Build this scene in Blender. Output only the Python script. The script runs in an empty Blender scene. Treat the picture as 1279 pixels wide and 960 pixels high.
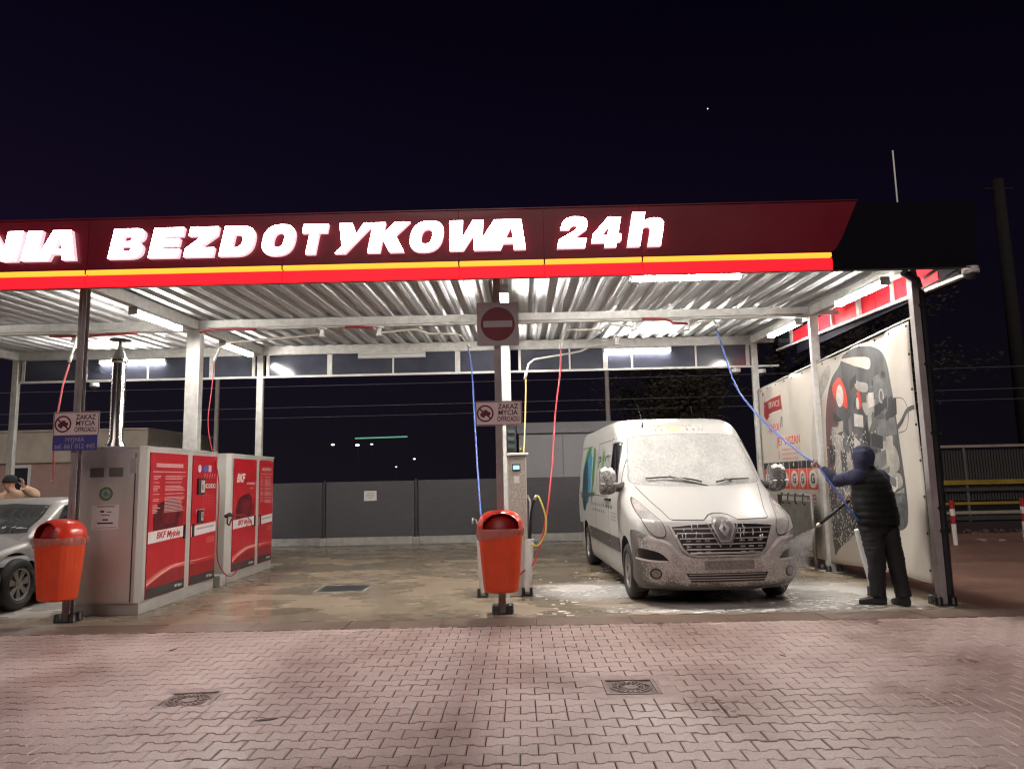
import bpy, bmesh, math, random
from mathutils import Vector, Matrix, noise
from mathutils.bvhtree import BVHTree
import numpy as np
random.seed(7)
PI = math.pi
scn = bpy.context.scene
COL = scn.collection
V = Vector

# ------------------------------------------------------------------ camera, world, exposure
cam = bpy.data.cameras.new('camera')
cob = bpy.data.objects.new('camera', cam); COL.objects.link(cob); scn.camera = cob
pitch, roll, yaw, fpx = 0.12925476, -0.021172, 0.009556, 915.02
cam.sensor_fit = 'HORIZONTAL'; cam.sensor_width = 36.0; cam.lens = 36.0 * fpx / 1279.0
cam.clip_start = 0.05; cam.clip_end = 2000
w_ = V((-math.sin(yaw)*math.cos(pitch), math.cos(yaw)*math.cos(pitch), math.sin(pitch)))
r_ = V((math.cos(yaw), math.sin(yaw), 0)); u_ = r_.cross(w_)
r2 = math.cos(roll)*r_ + math.sin(roll)*u_; u2 = -math.sin(roll)*r_ + math.cos(roll)*u_
CAM = V((0.237438, -8.508573, 1.485))
mw = Matrix((( r2.x, u2.x, -w_.x, CAM.x), (r2.y, u2.y, -w_.y, CAM.y), (r2.z, u2.z, -w_.z, CAM.z), (0, 0, 0, 1)))
cob.matrix_world = mw
scn.view_settings.view_transform = 'Standard'; scn.view_settings.look = 'None'
scn.view_settings.exposure = 0.0; scn.view_settings.gamma = 1.0
scn.cycles.use_denoising = True; scn.cycles.pixel_filter_type = 'BLACKMAN_HARRIS'; scn.cycles.filter_width = 1.25
scn.cycles.max_bounces = 8; scn.cycles.diffuse_bounces = 4; scn.cycles.glossy_bounces = 3
scn.cycles.transparent_max_bounces = 12
scn.cycles.sample_clamp_indirect = 6.0
scn.cycles.caustics_reflective = False; scn.cycles.caustics_refractive = False

TUBE = 140.0       # fluorescent fittings
LETSIDE = 1.1
LETTER = 34.0      # lit sign letters
REDBOX = 3.2      # lit red strip
YELLOW = 1.7
SUN = 0.85        # soft fill sun added behind the camera to brighten the fronts

sun = bpy.data.lights.new('front_fill', 'SUN'); sun.energy = SUN; sun.angle = math.radians(40); sun.color = (1.0, .84, .80)
sob = bpy.data.objects.new('front_fill', sun); COL.objects.link(sob); sob.rotation_euler = V((.10, 1.0, -.85)).to_track_quat('-Z', 'Y').to_euler()
wd = bpy.data.worlds.new('World'); scn.world = wd; wd.use_nodes = True
nt = wd.node_tree; bg = nt.nodes['Background']
tc = nt.nodes.new('ShaderNodeTexCoord'); sx = nt.nodes.new('ShaderNodeSeparateXYZ')
rp = nt.nodes.new('ShaderNodeValToRGB')
nt.links.new(tc.outputs['Generated'], sx.inputs[0]); nt.links.new(sx.outputs['Z'], rp.inputs[0]); mr = nt.nodes.new('ShaderNodeMapRange'); nt.links.new(sx.outputs['X'], mr.inputs[0])
for i_, q_ in zip((1,2,3,4), (-.7, .8, 1.25, .45)): mr.inputs[i_].default_value = q_
vm = nt.nodes.new('ShaderNodeVectorMath'); vm.operation = 'SCALE'; nt.links.new(rp.outputs[0], vm.inputs[0]); nt.links.new(mr.outputs[0], vm.inputs['Scale']); nt.links.new(vm.outputs[0], bg.inputs[0])
e = rp.color_ramp.elements
e[0].position = 0.0; e[0].color = (0.0074, 0.0062, 0.0095, 1)
e[1].position = 1.0; e[1].color = (0.0006, 0.0004, 0.0016, 1)
k = e.new(0.30); k.color = (0.0052, 0.0032, 0.0108, 1)
k = e.new(0.55); k.color = (0.0019, 0.0010, 0.0050, 1)
bg.inputs[1].default_value = 1.0

# ------------------------------------------------------------------ materials
MATS = {}
def nodes_of(name):
    m = bpy.data.materials.new(name); m.use_nodes = True
    return m, m.node_tree, m.node_tree.nodes['Principled BSDF']
def M(name, col, rough=0.5, metal=0.0, var=0.0, scale=6.0, bump=0.0, bscale=60.0, spec=0.5, coat=0.0, rvar=0.0, emis=None, est=0.0, trans=0.0, alpha=1.0, col2=None, stretch=(1,1,1), sub=0.0):
    """principled material with fine procedural variation in colour, gloss and relief"""
    if name in MATS: return MATS[name]
    m, t, b = nodes_of(name); MATS[name] = m
    N, L = t.nodes, t.links
    b.inputs['Base Color'].default_value = (*col, 1); b.inputs['Roughness'].default_value = rough
    b.inputs['Metallic'].default_value = metal; b.inputs['Specular IOR Level'].default_value = spec
    b.inputs['Coat Weight'].default_value = coat; b.inputs['Transmission Weight'].default_value = trans; b.inputs['Alpha'].default_value = alpha
    if sub: b.inputs['Subsurface Weight'].default_value = sub
    if emis: b.inputs['Emission Color'].default_value = (*emis, 1); b.inputs['Emission Strength'].default_value = est
    if var or bump or rvar:
        c = N.new('ShaderNodeTexCoord'); mp = N.new('ShaderNodeMapping'); L.new(c.outputs['Object'], mp.inputs[0]); mp.inputs['Scale'].default_value = stretch
    if var or rvar:
        n = N.new('ShaderNodeTexNoise'); n.inputs['Scale'].default_value = scale; n.inputs['Detail'].default_value = 6; n.inputs['Roughness'].default_value = .62
        L.new(mp.outputs[0], n.inputs['Vector'])
        if var:
            mx = N.new('ShaderNodeMix'); mx.data_type = 'RGBA'
            r = N.new('ShaderNodeMapRange'); r.inputs[1].default_value = .3; r.inputs[2].default_value = .7
            L.new(n.outputs['Fac'], r.inputs[0]); L.new(r.outputs[0], mx.inputs['Factor'])
            d = col2 if col2 else tuple(x*(1-var) for x in col)
            u = col if col2 else tuple(min(1, x*(1+var*.5)) for x in col)
            mx.inputs['A'].default_value = (*d, 1); mx.inputs['B'].default_value = (*u, 1)
            L.new(mx.outputs['Result'], b.inputs['Base Color'])
        if rvar:
            r = N.new('ShaderNodeMapRange'); r.inputs[1].default_value = .3; r.inputs[2].default_value = .7
            r.inputs[3].default_value = max(.02, rough-rvar); r.inputs[4].default_value = min(1, rough+rvar)
            L.new(n.outputs['Fac'], r.inputs[0]); L.new(r.outputs[0], b.inputs['Roughness'])
    if bump:
        n2 = N.new('ShaderNodeTexNoise'); n2.inputs['Scale'].default_value = bscale; n2.inputs['Detail'].default_value = 4
        L.new(mp.outputs[0], n2.inputs['Vector'])
        bp = N.new('ShaderNodeBump'); bp.inputs['Strength'].default_value = bump; bp.inputs['Distance'].default_value = .01
        L.new(n2.outputs['Fac'], bp.inputs['Height']); L.new(bp.outputs[0], b.inputs['Normal'])
    return m
def EM(name, col, st):
    if name in MATS: return MATS[name]
    m, t, b = nodes_of(name); MATS[name] = m
    b.inputs['Base Color'].default_value = (*[min(.8, x) for x in col], 1); b.inputs['Emission Color'].default_value = (*col, 1); b.inputs['Emission Strength'].default_value = st
    return m

galv = M('galvanised steel', (.66, .65, .62), .48, .25, var=.22, scale=9, bump=.06, bscale=50, rvar=.12)
galv2 = M('galvanised sheet', (.58, .59, .60), .40, .35, var=.15, scale=5, rvar=.10, bump=.03, bscale=8)
postm = M('grey brown painted steel', (.36, .33, .325), .45, .2, var=.25, scale=4, bump=.05)
blackp = M('black plastic', (.012, .012, .013), .42, var=.3, scale=20, bump=.05)
rubber = M('rubber', (.018, .018, .018), .7, var=.35, scale=18, bump=.15, bscale=90)
steel = M('brushed stainless', (.60, .575, .54), .40, .25, var=.12, scale=3, rvar=.07, stretch=(1, 1, .15), bump=.02, bscale=5)
steeld = M('dull stainless', (.46, .44, .42), .5, .25, var=.15, scale=4, rvar=.08)
whitep = M('white enamel', (.74, .73, .70), .4, var=.10, scale=6)
paper = M('white paper', (.72, .70, .69), .6, var=.05, scale=12)
inkblack = M('black print', (.03, .03, .032), .5, var=.2, scale=30)
inkgrey = M('grey print', (.30, .29, .29), .5, var=.2, scale=30)
redprint = M('red print', (.52, .018, .028), .32, var=.10, scale=5, coat=.3)
reddark = M('dark red print', (.30, .010, .018), .35, var=.2, scale=5, coat=.3)
redlight = M('light red print', (.66, .16, .15), .4, var=.12, scale=9)
orangep = M('orange plastic', (.78, .075, .020), .36, var=.10, scale=7, bump=.05, bscale=120, rvar=.08, sub=.05)
bagm = M('clear plastic bag', (.55, .25, .22), .25, alpha=.55, bump=.5, bscale=35, spec=.6)
concrete_w = M('pale concrete', (.42, .41, .39), .8, var=.25, scale=7, bump=.25, bscale=60)
tubem = EM('lit fluorescent diffuser', (1.0, .945, .875), TUBE)
lettm = EM('lit letter acrylic', (1.0, .96, .97), LETTER); lettside = EM('letter side acrylic', (1.0, .55, .62), LETSIDE)
redbox = EM('lit red acrylic', (.95, .0040, .0090), REDBOX)
yellbox = EM('lit yellow line', (1.0, .37, .03), YELLOW)
maroon = M('dark red cladding', (.22, .006, .022), .33, var=.08, scale=2, coat=.2, rvar=.05)
navy = M('dark navy cladding', (.0055, .005, .010), .75, spec=.12, var=.12, scale=2)

# ------------------------------------------------------------------ mesh helpers
def bm_new(): return bmesh.new()
def box(bm, x0, x1, y0, y1, z0, z1, mat=None, bev=0.0):
    vs = [bm.verts.new(p) for p in ((x0,y0,z0),(x1,y0,z0),(x1,y1,z0),(x0,y1,z0),(x0,y0,z1),(x1,y0,z1),(x1,y1,z1),(x0,y1,z1))]
    if mat:
        for v in vs: v.co = mat @ v.co
    fs = [bm.faces.new([vs[i] for i in q]) for q in ((3,2,1,0),(4,5,6,7),(0,1,5,4),(1,2,6,5),(2,3,7,6),(3,0,4,7))]
    if bev:
        es = list({e for f in fs for e in f.edges})
        bmesh.ops.bevel(bm, geom=es, offset=bev, segments=1, affect='EDGES')
    return bm
def frames(pts):
    out = []; n = len(pts); up = None
    for i in range(n):
        t = (pts[min(i+1, n-1)] - pts[max(i-1, 0)]).normalized()
        if up is None:
            up = V((0,0,1)) if abs(t.z) < .9 else V((1,0,0))
        a = up.cross(t)
        if a.length < 1e-5: a = V((1,0,0)).cross(t)
        a.normalize(); b = t.cross(a); up = b
        out.append((a, b))
    return out
def tube(bm, pts, r, n=8, cap=True):
    pts = [V(p) for p in pts]
    rs = r if isinstance(r, (list, tuple)) else [r]*len(pts)
    fr = frames(pts); rings = []
    for p, (a, b), q in zip(pts, fr, rs):
        rings.append([bm.verts.new(p + a*(math.cos(2*PI*i/n)*q) + b*(math.sin(2*PI*i/n)*q)) for i in range(n)])
    for A, B in zip(rings, rings[1:]):
        for i in range(n):
            f = bm.faces.new((A[i], A[(i+1)%n], B[(i+1)%n], B[i])); f.smooth = True
    if cap:
        bm.faces.new(rings[0][::-1]); bm.faces.new(rings[-1])
    return bm
def spline(pts, n=8):
    """catmull-rom through points"""
    pts = [V(p) for p in pts]; P = [pts[0]*2-pts[1]] + pts + [pts[-1]*2-pts[-2]]; out = []
    for i in range(1, len(P)-2):
        for k in range(n):
            t = k/n; a, b, c, d = P[i-1], P[i], P[i+1], P[i+2]
            out.append(.5*((2*b)+(c-a)*t+(2*a-5*b+4*c-d)*t*t+(3*b-a-3*c+d)*t**3))
    out.append(pts[-1]); return out
def lathe(bm, prof, n=24, mat=None, closed=False):
    """prof: (r, z) list, round the z axis"""
    rings = []
    for r, z in prof:
        if r < 1e-6: rings.append([bm.verts.new((0,0,z))])
        else: rings.append([bm.verts.new((r*math.cos(2*PI*i/n), r*math.sin(2*PI*i/n), z)) for i in range(n)])
    vs = [v for q in rings for v in q]
    for A, B in zip(rings, rings[1:]):
        for i in range(n):
            if len(A) == 1 and len(B) == 1: continue
            if len(A) == 1: f = bm.faces.new((A[0], B[(i+1)%n], B[i]))
            elif len(B) == 1: f = bm.faces.new((A[i], A[(i+1)%n], B[0]))
            else: f = bm.faces.new((A[i], A[(i+1)%n], B[(i+1)%n], B[i]))
            f.smooth = True
    if mat:
        for v in vs: v.co = mat @ v.co
    return bm
def prism(bm, pts, z0, z1, mat=None):
    """polygon in local xy pushed from z0 to z1"""
    a = [bm.verts.new((p[0], p[1], z0)) for p in pts]; b = [bm.verts.new((p[0], p[1], z1)) for p in pts]; n = len(pts)
    if mat:
        for v in a+b: v.co = mat @ v.co
    bm.faces.new(a[::-1]); bm.faces.new(b)
    for i in range(n): bm.faces.new((a[i], a[(i+1)%n], b[(i+1)%n], b[i]))
    return bm
def upright(x=0, y=0, z=0):      # local xy plane -> facing -Y (x right, y up), local z towards the viewer
    return Matrix(((1,0,0,x),(0,0,-1,y),(0,1,0,z),(0,0,0,1)))
def facing_x(x=0, y=0, z=0):     # facing +X: local x -> +Y, local y -> up, local z -> +X
    return Matrix(((0,0,1,x),(1,0,0,y),(0,1,0,z),(0,0,0,1)))
def facing_mx(x=0, y=0, z=0):    # facing -X: local x -> -Y, local y -> up, local z -> -X
    return Matrix(((0,0,-1,x),(-1,0,0,y),(0,1,0,z),(0,0,0,1)))
def circ(cx, cy, rx, ry=None, n=24, a0=0, a1=2*PI):
    ry = rx if ry is None else ry
    full = abs(a1-a0-2*PI) < 1e-6
    return [(cx+rx*math.cos(a0+(a1-a0)*i/(n if full else n-1)), cy+ry*math.sin(a0+(a1-a0)*i/(n if full else n-1))) for i in range(n)]
def rrect(x0, x1, y0, y1, r, n=4):
    out = []
    for cx, cy, a in ((x1-r,y0+r,-PI/2),(x1-r,y1-r,0),(x0+r,y1-r,PI/2),(x0+r,y0+r,PI)):
        for i in range(n+1): out.append((cx+r*math.cos(a+PI/2*i/n), cy+r*math.sin(a+PI/2*i/n)))
    return out
def mesh_of(name, bm, m, smooth=None, recalc=True):
    if recalc: bmesh.ops.recalc_face_normals(bm, faces=bm.faces)
    me = bpy.data.meshes.new(name); bm.to_mesh(me); bm.free()
    ms = m if isinstance(m, (list, tuple)) else [m]
    for q in ms: me.materials.append(q)
    if smooth:
        for p in me.polygons: p.use_smooth = True
        me.set_sharp_from_angle(angle=math.radians(smooth))
    return me
def obj(name, bm, m, parent=None, smooth=None, kind=None, loc=None, recalc=True):
    me = bm if isinstance(bm, bpy.types.Mesh) else mesh_of(name, bm, m, smooth, recalc)
    o = bpy.data.objects.new(name, me); COL.objects.link(o)
    if parent: o.parent = parent
    if kind: o['kind'] = kind
    if loc: o.location = loc
    return o
def tag(o, label, cat, group=None):
    o['label'] = label; o['category'] = cat
    if group: o['group'] = group
    return o
def thing(name, label, cat, loc=(0,0,0), rotz=0, group=None):
    o = bpy.data.objects.new(name, None); COL.objects.link(o); o.location = loc; o.rotation_euler = (0,0,rotz)
    o.empty_display_size = .2
    return tag(o, label, cat, group)
def dup(root, loc, rotz=None, label=None):
    r = root.copy(); COL.objects.link(r); r.location = loc
    if rotz is not None: r.rotation_euler = (0,0,rotz)
    if label: r['label'] = label
    for ch in list(root.children):
        c = ch.copy(); COL.objects.link(c); c.parent = r
        for g in list(ch.children):
            d = g.copy(); COL.objects.link(d); d.parent = c
    return r
def curve_mesh(cu):
    o = bpy.data.objects.new('tmp', cu); COL.objects.link(o)
    dg = bpy.context.evaluated_depsgraph_get(); me = bpy.data.meshes.new_from_object(o.evaluated_get(dg))
    bpy.data.objects.remove(o); bpy.data.curves.remove(cu)
    return me
def text_bm(s, size, ext=.0008, bold=0.0, mat=None, shear=0, align='CENTER', spacing=1.0, xscale=1.0, width=None):
    cu = bpy.data.curves.new('t', 'FONT'); cu.body = s; cu.size = size; cu.extrude = ext; cu.offset = bold; cu.shear = shear
    cu.align_x = align; cu.align_y = 'CENTER'; cu.space_character = spacing; cu.resolution_u = 3; cu.space_line = .95
    me = curve_mesh(cu); bm = bm_new(); bm.from_mesh(me); bpy.data.meshes.remove(me)
    if width and bm.verts:
        xs = [v.co.x for v in bm.verts]; c = (max(xs)+min(xs))/2; k = width/(max(xs)-min(xs))
        for v in bm.verts: v.co.x = (v.co.x-c)*k
    for v in bm.verts:
        v.co.x *= xscale
        if mat: v.co = mat @ v.co
    return bm
def fill_bm(loops, ext, mat=None, bevel=0.0):
    """2D outlines (holes by even-odd) to a solid"""
    cu = bpy.data.curves.new('g', 'CURVE'); cu.dimensions = '2D'; cu.fill_mode = 'BOTH'; cu.extrude = ext; cu.bevel_depth = bevel; cu.offset = -bevel*1.75; cu.bevel_resolution = 1
    for lp in loops:
        sp = cu.splines.new('POLY'); sp.points.add(len(lp)-1); sp.use_cyclic_u = True
        for q, p in zip(sp.points, lp): q.co = (p[0], p[1], 0, 1)
    me = curve_mesh(cu); bm = bm_new(); bm.from_mesh(me); bpy.data.meshes.remove(me)
    if mat:
        for v in bm.verts: v.co = mat @ v.co
    return bm

BAY = 4.927815      # bay width between post rows
DEP = 2.972835      # spacing of post rows front to back
REAR = 2*DEP
GROUNDZ = -0.025

# ------------------------------------------------------------------ ground, paving, wash floor
def grid_sheet(name, x0, x1, y0, y1, z, m, nx=1, ny=1, kind='structure'):
    bm = bm_new(); vs = [[bm.verts.new((x0+(x1-x0)*i/nx, y0+(y1-y0)*j/ny, z)) for i in range(nx+1)] for j in range(ny+1)]
    for j in range(ny):
        for i in range(nx): bm.faces.new((vs[j][i], vs[j][i+1], vs[j+1][i+1], vs[j+1][i]))
    return obj(name, bm, m, None, kind=kind)
def node(N, typ, **kw):
    n = N.new(typ)
    for k_, v_ in kw.items():
        if k_.startswith('i_'): n.inputs[k_[2:].replace('_', ' ')].default_value = v_
        else: setattr(n, k_, v_)
    return n
def math_(t, op, a, b=None, clamp=False):
    n = t.nodes.new('ShaderNodeMath'); n.operation = op; n.use_clamp = clamp
    for i, q in enumerate((a, b)):
        if q is None: continue
        if isinstance(q, (int, float)): n.inputs[i].default_value = q
        else: t.links.new(q, n.inputs[i])
    return n.outputs[0]
def mixc(t, fac, a, b):
    n = t.nodes.new('ShaderNodeMix'); n.data_type = 'RGBA'
    if isinstance(fac, (int, float)): n.inputs['Factor'].default_value = fac
    else: t.links.new(fac, n.inputs['Factor'])
    for nm, q in (('A', a), ('B', b)):
        if isinstance(q, tuple): n.inputs[nm].default_value = (*q, 1)
        else: t.links.new(q, n.inputs[nm])
    return n.outputs['Result']
def ramp(t, x, lo, hi, a=0.0, b=1.0):
    n = t.nodes.new('ShaderNodeMapRange'); t.links.new(x, n.inputs[0])
    for i, q in zip((1,2,3,4), (lo, hi, a, b)): n.inputs[i].default_value = q
    return n.outputs[0]
def noise_(t, scale, detail=5, stretch=(1,1,1), rough=.6, loc=(0,0,0), coord='Object'):
    N = t.nodes; c = N.new('ShaderNodeTexCoord'); mp = N.new('ShaderNodeMapping'); mp.inputs['Scale'].default_value = stretch; mp.inputs['Location'].default_value = loc
    t.links.new(c.outputs[coord], mp.inputs[0]); n = N.new('ShaderNodeTexNoise'); n.inputs['Scale'].default_value = scale; n.inputs['Detail'].default_value = detail; n.inputs['Roughness'].default_value = rough
    t.links.new(mp.outputs[0], n.inputs['Vector']); return n.outputs['Fac']
def blob(t, cx, cy, rx, ry):
    """soft ellipse on the floor: 1 in the middle, 0 outside"""
    N = t.nodes; c = N.new('ShaderNodeTexCoord'); mp = N.new('ShaderNodeMapping'); mp.inputs['Location'].default_value = (-cx/rx, -cy/ry, 0); mp.inputs['Scale'].default_value = (1/rx, 1/ry, 0)
    t.links.new(c.outputs['Object'], mp.inputs[0]); l = N.new('ShaderNodeVectorMath'); l.operation = 'LENGTH'; t.links.new(mp.outputs[0], l.inputs[0])
    return ramp(t, l.outputs['Value'], 1.0, .35)

soil = M('dark soil', (.035, .026, .024), .9, var=.4, scale=1.5, bump=.4, bscale=6)
grid_sheet('ground', -900, 900, -900, 900, -.06, soil)

# wet concrete of the wash bays
m, t, b = nodes_of('wet concrete floor'); MATS['wet concrete floor'] = m
n1 = noise_(t, .7, 5, (.7, 1.1, 1), .5); n2 = noise_(t, 2.2, 5, (.75, 1.3, 1), .55, loc=(3, 1, 0)); n3 = noise_(t, 42, 4); n4 = noise_(t, 1.0, 4, (.7, 1.15, 1), .5, (9, 4, 0)); n5 = noise_(t, 6, 6, (1,1,1), .6, (2,7,0))
c = mixc(t, ramp(t, n1, .30, .70), (.225, .172, .118), (.37, .30, .22))
c = mixc(t, ramp(t, n4, .42, .68, 0, .75), c, (.15, .122, .085))      # greenish wet stains
c = mixc(t, ramp(t, n2, .44, .78, 0, .55), c, (.47, .40, .31))
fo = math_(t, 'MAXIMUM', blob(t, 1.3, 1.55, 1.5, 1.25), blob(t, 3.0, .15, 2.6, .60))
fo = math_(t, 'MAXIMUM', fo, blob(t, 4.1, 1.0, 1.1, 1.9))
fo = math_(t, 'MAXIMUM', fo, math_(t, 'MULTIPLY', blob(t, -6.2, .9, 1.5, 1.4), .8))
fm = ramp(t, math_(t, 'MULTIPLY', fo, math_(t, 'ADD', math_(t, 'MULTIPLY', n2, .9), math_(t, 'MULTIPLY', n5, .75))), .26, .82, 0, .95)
c = mixc(t, fm, c, (.78, .76, .72))  # pale foam, with lamp reflections on the wet floor painted in
c = mixc(t, ramp(t, n3, .3, .7, .18, 0), c, (.05, .04, .03))
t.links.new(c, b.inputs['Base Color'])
t.links.new(ramp(t, n4, .34, .60, .42, .13), b.inputs['Roughness'])
bp = t.nodes.new('ShaderNodeBump'); bp.inputs['Strength'].default_value = .14; bp.inputs['Distance'].default_value = .006
t.links.new(math_(t, 'ADD', math_(t, 'MULTIPLY', n5, 1.0), math_(t, 'MULTIPLY', n3, .35)), bp.inputs['Height']); t.links.new(bp.outputs[0], b.inputs['Normal'])
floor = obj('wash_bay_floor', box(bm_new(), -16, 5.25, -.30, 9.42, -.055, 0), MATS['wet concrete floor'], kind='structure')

# brown paved drive on the right
m, t, b = nodes_of('brown paved drive'); MATS['brown paved drive'] = m
br = t.nodes.new('ShaderNodeTexBrick'); cc = t.nodes.new('ShaderNodeTexCoord'); t.links.new(cc.outputs['Object'], br.inputs[0])
br.inputs['Scale'].default_value = 1.0; br.inputs['Brick Width'].default_value = .20; br.inputs['Row Height'].default_value = .142; br.inputs['Mortar Size'].default_value = .004
br.inputs['Color1'].default_value = (.34, .19, .14, 1); br.inputs['Color2'].default_value = (.28, .158, .118, 1); br.inputs['Mortar'].default_value = (.06, .04, .035, 1)
nn = noise_(t, 1.1, 6, (.6, 1.2, 1)); n3 = noise_(t, 60, 4)
c = mixc(t, ramp(t, nn, .40, .64, 0, .7), br.outputs['Color'], (.19, .11, .085)); c = mixc(t, ramp(t, n3, .3, .7, .2, 0), c, (.05, .03, .03))
t.links.new(c, b.inputs['Base Color']); t.links.new(ramp(t, nn, .35, .65, .62, .34), b.inputs['Roughness'])
bp = t.nodes.new('ShaderNodeBump'); bp.inputs['Strength'].default_value = .3; bp.inputs['Distance'].default_value = .004
t.links.new(math_(t, 'ADD', n3, br.outputs['Fac']), bp.inputs['Height']); bp.invert = False; t.links.new(bp.outputs[0], b.inputs['Normal'])
obj('driveway', box(bm_new(), 5.25, 30, -.30, 9.3, -.055, -.004), m, kind='structure')

# concrete double-T pavers
m, t, b = nodes_of('concrete paver'); MATS['concrete paver'] = m
at = t.nodes.new('ShaderNodeAttribute'); at.attribute_name = 'tone'; oi = t.nodes.new('ShaderNodeObjectInfo')
n1 = noise_(t, .8, 6, (1, 1, 1), .65); n3 = noise_(t, 55, 5); n2 = noise_(t, 5.5, 5, (1,1,1), .7)
tone = math_(t, 'FRACT', math_(t, 'ADD', at.outputs['Fac'], oi.outputs['Random']))
c = mixc(t, tone, (.49, .362, .333), (.55, .422, .392))
geo = t.nodes.new('ShaderNodeNewGeometry'); mp = t.nodes.new('ShaderNodeMapping'); t.links.new(geo.outputs['Position'], mp.inputs[0])
nw = t.nodes.new('ShaderNodeTexNoise'); nw.inputs['Scale'].default_value = .75; nw.inputs['Detail'].default_value = 6; nw.inputs['Roughness'].default_value = .66; t.links.new(mp.outputs[0], nw.inputs['Vector'])
nw2 = t.nodes.new('ShaderNodeTexNoise'); nw2.inputs['Scale'].default_value = 60; nw2.inputs['Detail'].default_value = 4; t.links.new(mp.outputs[0], nw2.inputs['Vector'])
nw3 = t.nodes.new('ShaderNodeTexNoise'); nw3.inputs['Scale'].default_value = 7; nw3.inputs['Detail'].default_value = 6; nw3.inputs['Roughness'].default_value = .7; t.links.new(mp.outputs[0], nw3.inputs['Vector'])
c = mixc(t, ramp(t, nw.outputs['Fac'], .43, .64, 0, .70), c, (.23, .135, .112))    # damp patches
c = mixc(t, ramp(t, nw3.outputs['Fac'], .60, .72, 0, .5), c, (.56, .46, .42))
c = mixc(t, ramp(t, nw2.outputs['Fac'], .32, .62, .30, 0), c, (.07, .05, .045))
t.links.new(c, b.inputs['Base Color'])
t.links.new(ramp(t, nw.outputs['Fac'], .40, .64, .50, .27), b.inputs['Roughness'])
bp = t.nodes.new('ShaderNodeBump'); bp.inputs['Strength'].default_value = .35; bp.inputs['Distance'].default_value = .003
t.links.new(nw2.outputs['Fac'], bp.inputs['Height']); t.links.new(bp.outputs[0], b.inputs['Normal'])
paverm = m
sandm = M('wet joint sand', (.050, .033, .028), .26, var=.35, scale=14, bump=.2, bscale=120)
paving = obj('paving', box(bm_new(), -40, 40, -16, -.74, -.055, -.010), sandm, kind='structure')

PP, PL = .1415, .2          # row pitch, length
def paver_outline(half=False):
    a, bb, c2 = .0965, .0800, .0550
    if half: return [(-.0465,-c2),(-.012,-c2),(.008,-bb),(.0465,-bb),(.0465,bb),(.008,bb),(-.012,c2),(-.0465,c2)]
    up = [(a, bb), (.058, bb), (.036, c2), (-.036, c2), (-.058, bb), (-a, bb)]
    return [(-x, -y) for x, y in up] + up
def paver_rings(half=False):
    o = paver_outline(half); n = len(o)
    ins = []
    for i in range(n):                       # inset the top for the chamfer
        p, q, r = V(o[i-1]), V(o[i]), V(o[(i+1) % n])
        e1 = (q-p).normalized(); e2 = (r-q).normalized(); n1_, n2_ = V((-e1.y, e1.x)), V((-e2.y, e2.x))
        d_ = (n1_+n2_); d_ = d_/max(.3, (1+n1_.dot(n2_)))
        ins.append(q + d_*.0042)
    return [(p.x, p.y, 0) for p in ins] + [(x, y, -.0045) for x, y in o] + [(x, y, -.024) for x, y in o], n
def paver_faces(n, k=0):
    f = [tuple(k+i for i in range(n))]
    for r in (0, 1):
        for i in range(n): f.append((k+r*n+i, k+(r+1)*n+i, k+(r+1)*n+(i+1) % n, k+r*n+(i+1) % n))
    return f
def in_frame(x, y):
    d = V((x, y, 0)) - CAM; z = d.dot(w_)
    if z < .5: return False
    u, v = 639.5+fpx*d.dot(r2)/z, 480-fpx*d.dot(u2)/z
    return -25 < u < 1304 and v < 985
HOLES = [(-2.14, -3.13, .36, .36), (.99, -3.01, .36, .36)]        # manhole covers let into the paving
cells = []
rows = int((8.2-.74)/PP)
for r in range(rows):
    y = -.74 - PP*(r+.5) - .003
    half = (r == 19)
    st = PL/2 if half else PL
    sh = PL*.25 if half else (PL/2 if r % 2 else 0)
    for i in range(int(-8.2/st), int(9.4/st)):
        x = i*st + sh
        if any(abs(x-a) < (.23 if not half else .25)+0*c_ and abs(y-bb) < .22 for a, bb, c_, d_ in HOLES): continue
        cells.append((x, y, half, (i+1) % 2 if half else 0))
seen = sorted([c_ for c_ in cells if in_frame(c_[0], c_[1])], key=lambda c_: (V((c_[0], c_[1], 0))-CAM).length)
near = set(seen[:292])
protos = {}
for half in (False, True):
    vs, n = paver_rings(half)
    for k in range(7):
        me = bpy.data.meshes.new('paver'); ta, tb = random.gauss(0, .006), random.gauss(0, .006)
        me.from_pydata([(x, y, z+ta*x+tb*y+random.gauss(0, .0002)) for x, y, z in vs], [], paver_faces(n)); me.materials.append(paverm)
        a_ = me.attributes.new('tone', 'FLOAT', 'POINT'); a_.data.foreach_set('value', [k/7.0]*len(vs)); me.update()
        protos[half, k] = me
for x, y, half, fl_ in [c_ for c_ in cells if c_ in near]:
    o = bpy.data.objects.new('paver', protos[half, random.randrange(7)]); COL.objects.link(o); o.parent = paving
    o.location = (x+random.gauss(0,.0006), y+random.gauss(0,.0006), random.gauss(0,.0012)); o.rotation_euler = (0, 0, PI*(fl_ if half else random.randrange(2))+random.gauss(0,.004))
allv, allf, tone = [], [], []
for x, y, half, fl_ in cells:
    if (x, y, half, fl_) in near: continue
    vs, n = paver_rings(half); k = len(allv); ta, tb, dz, tn = random.gauss(0,.006), random.gauss(0,.006), random.gauss(0,.0012), random.random()
    q_ = -1 if fl_ else 1; allv += [(x+q_*px, y+q_*py, pz+ta*px+tb*py+dz) for px, py, pz in vs]; allf += paver_faces(n, k); tone += [tn]*len(vs)
me = bpy.data.meshes.new('paver_field'); me.from_pydata(allv, [], allf); me.materials.append(paverm)
me.attributes.new('tone', 'FLOAT', 'POINT').data.foreach_set('value', tone); me.update()
o = bpy.data.objects.new('paver_field', me); COL.objects.link(o); o.parent = paving; o['kind'] = 'stuff'

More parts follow.
